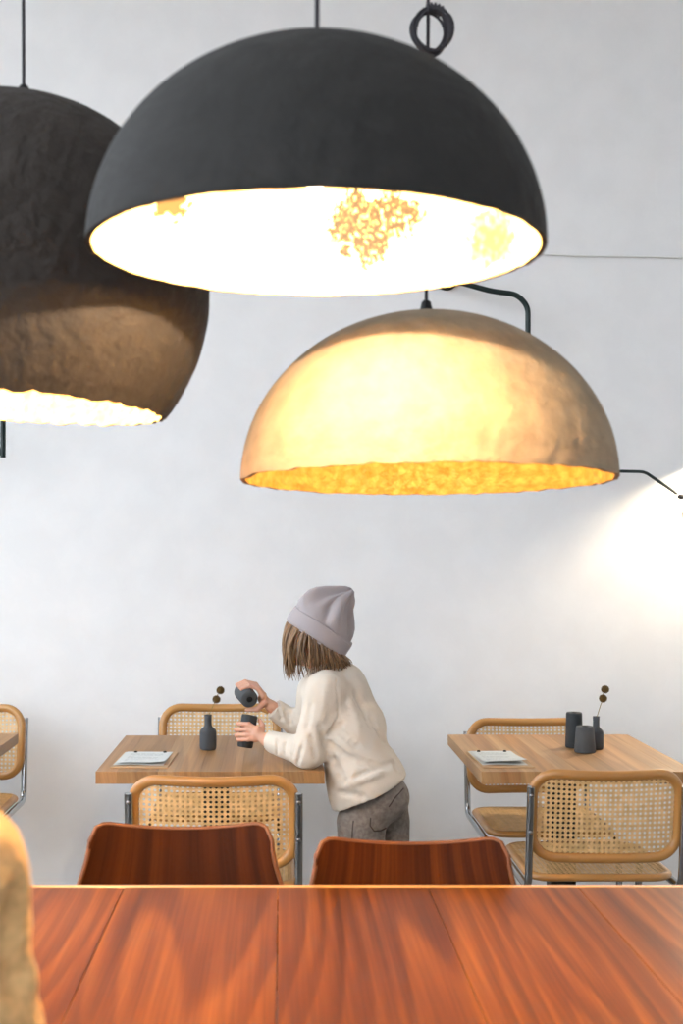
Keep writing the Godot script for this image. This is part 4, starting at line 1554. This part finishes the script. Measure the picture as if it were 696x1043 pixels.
	hr.ellipsoid(Vector3(0, 1.405, -0.03), Basis(), Vector3(0.09, 0.105, 0.1), 0.01)
	hr.ellipsoid(Vector3(0, 1.30, 0.01), Basis(), Vector3(0.08, 0.08, 0.055), 0.04)
	hr.cut(Vector3(0, 1.43, -0.10), Vector3(0, -0.45, -0.9).normalized())
	part("hair", field_mesh([hr]), M.dark_hair, t)
	for s in [-1.0, 1.0]:
		var sf := Field.new(Vector3(s * 0.11 - 0.07, -0.01, -0.62), Vector3(s * 0.11 + 0.07, 0.14, -0.28), 0.012)
		sf.capsule(Vector3(s * 0.11, 0.045, -0.36), Vector3(s * 0.11, 0.035, -0.53), 0.045, 0.042, 0.03)
		sf.capsule(Vector3(s * 0.11, 0.05, -0.37), Vector3(s * 0.11, 0.09, -0.38), 0.044, 0.042, 0.03)
		sf.cut(Vector3.ZERO, Vector3.DOWN)
		part("shoe", field_mesh([sf]), M.black_metal, t)

# ----------------------------------------------------------------
func _ready() -> void:
	# camera: level, the lens shifted so that the vanishing point falls at (285, 560)
	var cam := Camera3D.new()
	cam.name = "camera"
	cam.projection = Camera3D.PROJECTION_FRUSTUM
	cam.near = 0.05
	cam.far = 100.0
	cam.size = 1043.0 / FPX * 0.05
	cam.frustum_offset = Vector2((348.0 - CX) / FPX, (CY - 521.5) / FPX) * 0.05
	cam.position = Vector3(0, EYE, 0)
	var at := CameraAttributesPhysical.new()
	at.frustum_focus_distance = 4.2
	at.frustum_focal_length = 45.0
	at.exposure_aperture = 4.5
	add_child(cam)
	cam.attributes = at
	cam.current = true
	cam.projection = Camera3D.PROJECTION_FRUSTUM
	cam.near = 0.05
	cam.size = 1043.0 / FPX * 0.05
	cam.frustum_offset = Vector2((348.0 - CX) / FPX, (CY - 521.5) / FPX) * 0.05
	# overcast sky, which enters through the windows
	var env := Environment.new()
	env.background_mode = Environment.BG_SKY
	var sky := Sky.new()
	var sm := ProceduralSkyMaterial.new()
	sm.sky_top_color = Color(0.91, 0.955, 1.0)
	sm.sky_horizon_color = Color(0.94, 0.97, 1.0)
	sm.ground_bottom_color = Color(0.5, 0.5, 0.5)
	sm.ground_horizon_color = Color(0.6, 0.6, 0.6)
	sky.sky_material = sm
	env.sky = sky
	env.tonemap_mode = Environment.TONE_MAPPER_LINEAR
	env.tonemap_exposure = 7.1
	env.sdfgi_enabled = true
	env.ssao_enabled = true
	env.ssil_enabled = true
	var we := WorldEnvironment.new()
	we.name = "environment"
	we.environment = env
	add_child(we)

	make_materials()
	build_room()
	build_pendants()
	wall_lamp(538, 1.0, 0.0, "dark green swing-arm wall lamp lighting the wall beside the beige pendant lamp")
	wall_lamp(3, -1.0, -14.0, "dark green swing-arm wall lamp behind the brown globe lamp")
	long_table()
	cafe_table("oak cafe table with the leaning child and a single vase", -0.573, 0.14, 3.969, 4.746, 1)
	cafe_table("oak cafe table with two dark shakers and a vase", 0.628, 1.30, 3.969, 4.77, 2)
	cafe_table("bare oak cafe table whose only visible corner meets a cane chair", -1.66, -0.983, 3.97, 4.797, 3)
	# cane chairs: the sitter faces +z, so chairs on the near side are turned round
	var c0 := make_cane_chair("cane chair with its back to the long table, in front of the child's table")
	c0.position = Vector3((218.0 - CX) / FPX * 3.67, 0, -3.67 - 0.245)
	c0.rotation.y = PI
	copy_of(c0, Vector3((617.5 - CX) / FPX * 3.77, 0, -3.77 - 0.245), PI, "cane chair in front of the table with two dark shakers")
	var c2 := copy_of(c0, Vector3((224.0 - CX) / FPX * 5.04, 0, -5.04 + 0.245), 0.0, "cane chair by the wall, behind the child's table")
	c2.scale = Vector3.ONE * 1.04
	copy_of(c0, Vector3((537.0 - CX) / FPX * 4.86, 0, -4.86 + 0.245), 0.0, "cane chair by the wall, behind the table with two dark shakers")
	var c4 := copy_of(c0, Vector3((-37.0 - CX) / FPX * 5.02, 0, -5.02 + 0.245), 0.0, "cane chair by the wall, behind the bare table corner")
	c4.scale = Vector3.ONE * 1.04
	c0.scale = Vector3(1.07, 1, 1)
	var s0 := make_shell_chair("dark brown plywood chair at the long table, in front of a cane chair")
	s0.position = Vector3((184.0 - CX) / FPX * 2.86, 0, -2.86 + 0.28)
	var s1 := copy_of(s0, Vector3((420.5 - CX) / FPX * 2.71, 0, -2.71 + 0.28), 0.0, "brown plywood chair at the long table, in front of the child's jeans")
	for o in s1.get_children():
		if o.name == "backrest" or o.name == "seat":
			o.material_override = M.shell_light
	copy_of(s0, Vector3(-0.47, 0, -1.14), PI, "plywood chair under the person in the camel coat")
	# things on the small tables
	bud_vase("dark grey bottle-shaped vase on the child's table", P(212, 763.5, 4.41) * Vector3(1, 0, 1) + Vector3(0, 0.75, 0), 0.029, 0.0125, 0.12, [Vector3(0.029, 0.173, 0.0), Vector3(0.043, 0.205, 0.005), 0], M.stone)
	bud_vase("dark grey bottle-shaped vase standing beside two dark shakers", P(607.5, 763.5, 4.42) * Vector3(1, 0, 1) + Vector3(0, 0.75, 0), 0.025, 0.0112, 0.113, [Vector3(0.024, 0.175, 0.0), Vector3(0.030, 0.207, 0.005), 1], M.stone)
	shaker("shaker", "tall dark shaker standing on the table", P(585, 761, 4.46) * Vector3(1, 0, 1) + Vector3(0, 0.75, 0), 0.0305, 0.0275, 0.122, M.stone_dark)
	shaker("shaker", "short tapering grey shaker standing on the table", P(596, 766, 4.354) * Vector3(1, 0, 1) + Vector3(0, 0.75, 0), 0.0365, 0.030, 0.088, M.stone_mid)
	menu_board("menu sheets on a board, on the child's table", Vector3(-0.441, 0.75, -4.18), 0.183, 0.305, -0.03, 1.0)
	menu_board("menu sheets on a board, on the table with two dark shakers", Vector3(0.722, 0.75, -4.19), 0.165, 0.32, 0.02, 1.6)
	build_child()
	build_guest()
	# cable along the wall
	var cb := MB.new()
	var pts := []
	for i in 40:
		var px := 440.0 + i * 9.0
		pts.append(P(px, 258.5 + (px - 540.0) * 0.033 + 0.7 * sin(px * 0.035), 5.343))
	cb.tube(pts, [0.0036], 8)
	solo("wall_cable", cb.done(), M.cable, "thin pale cable running along the wall", "cable")
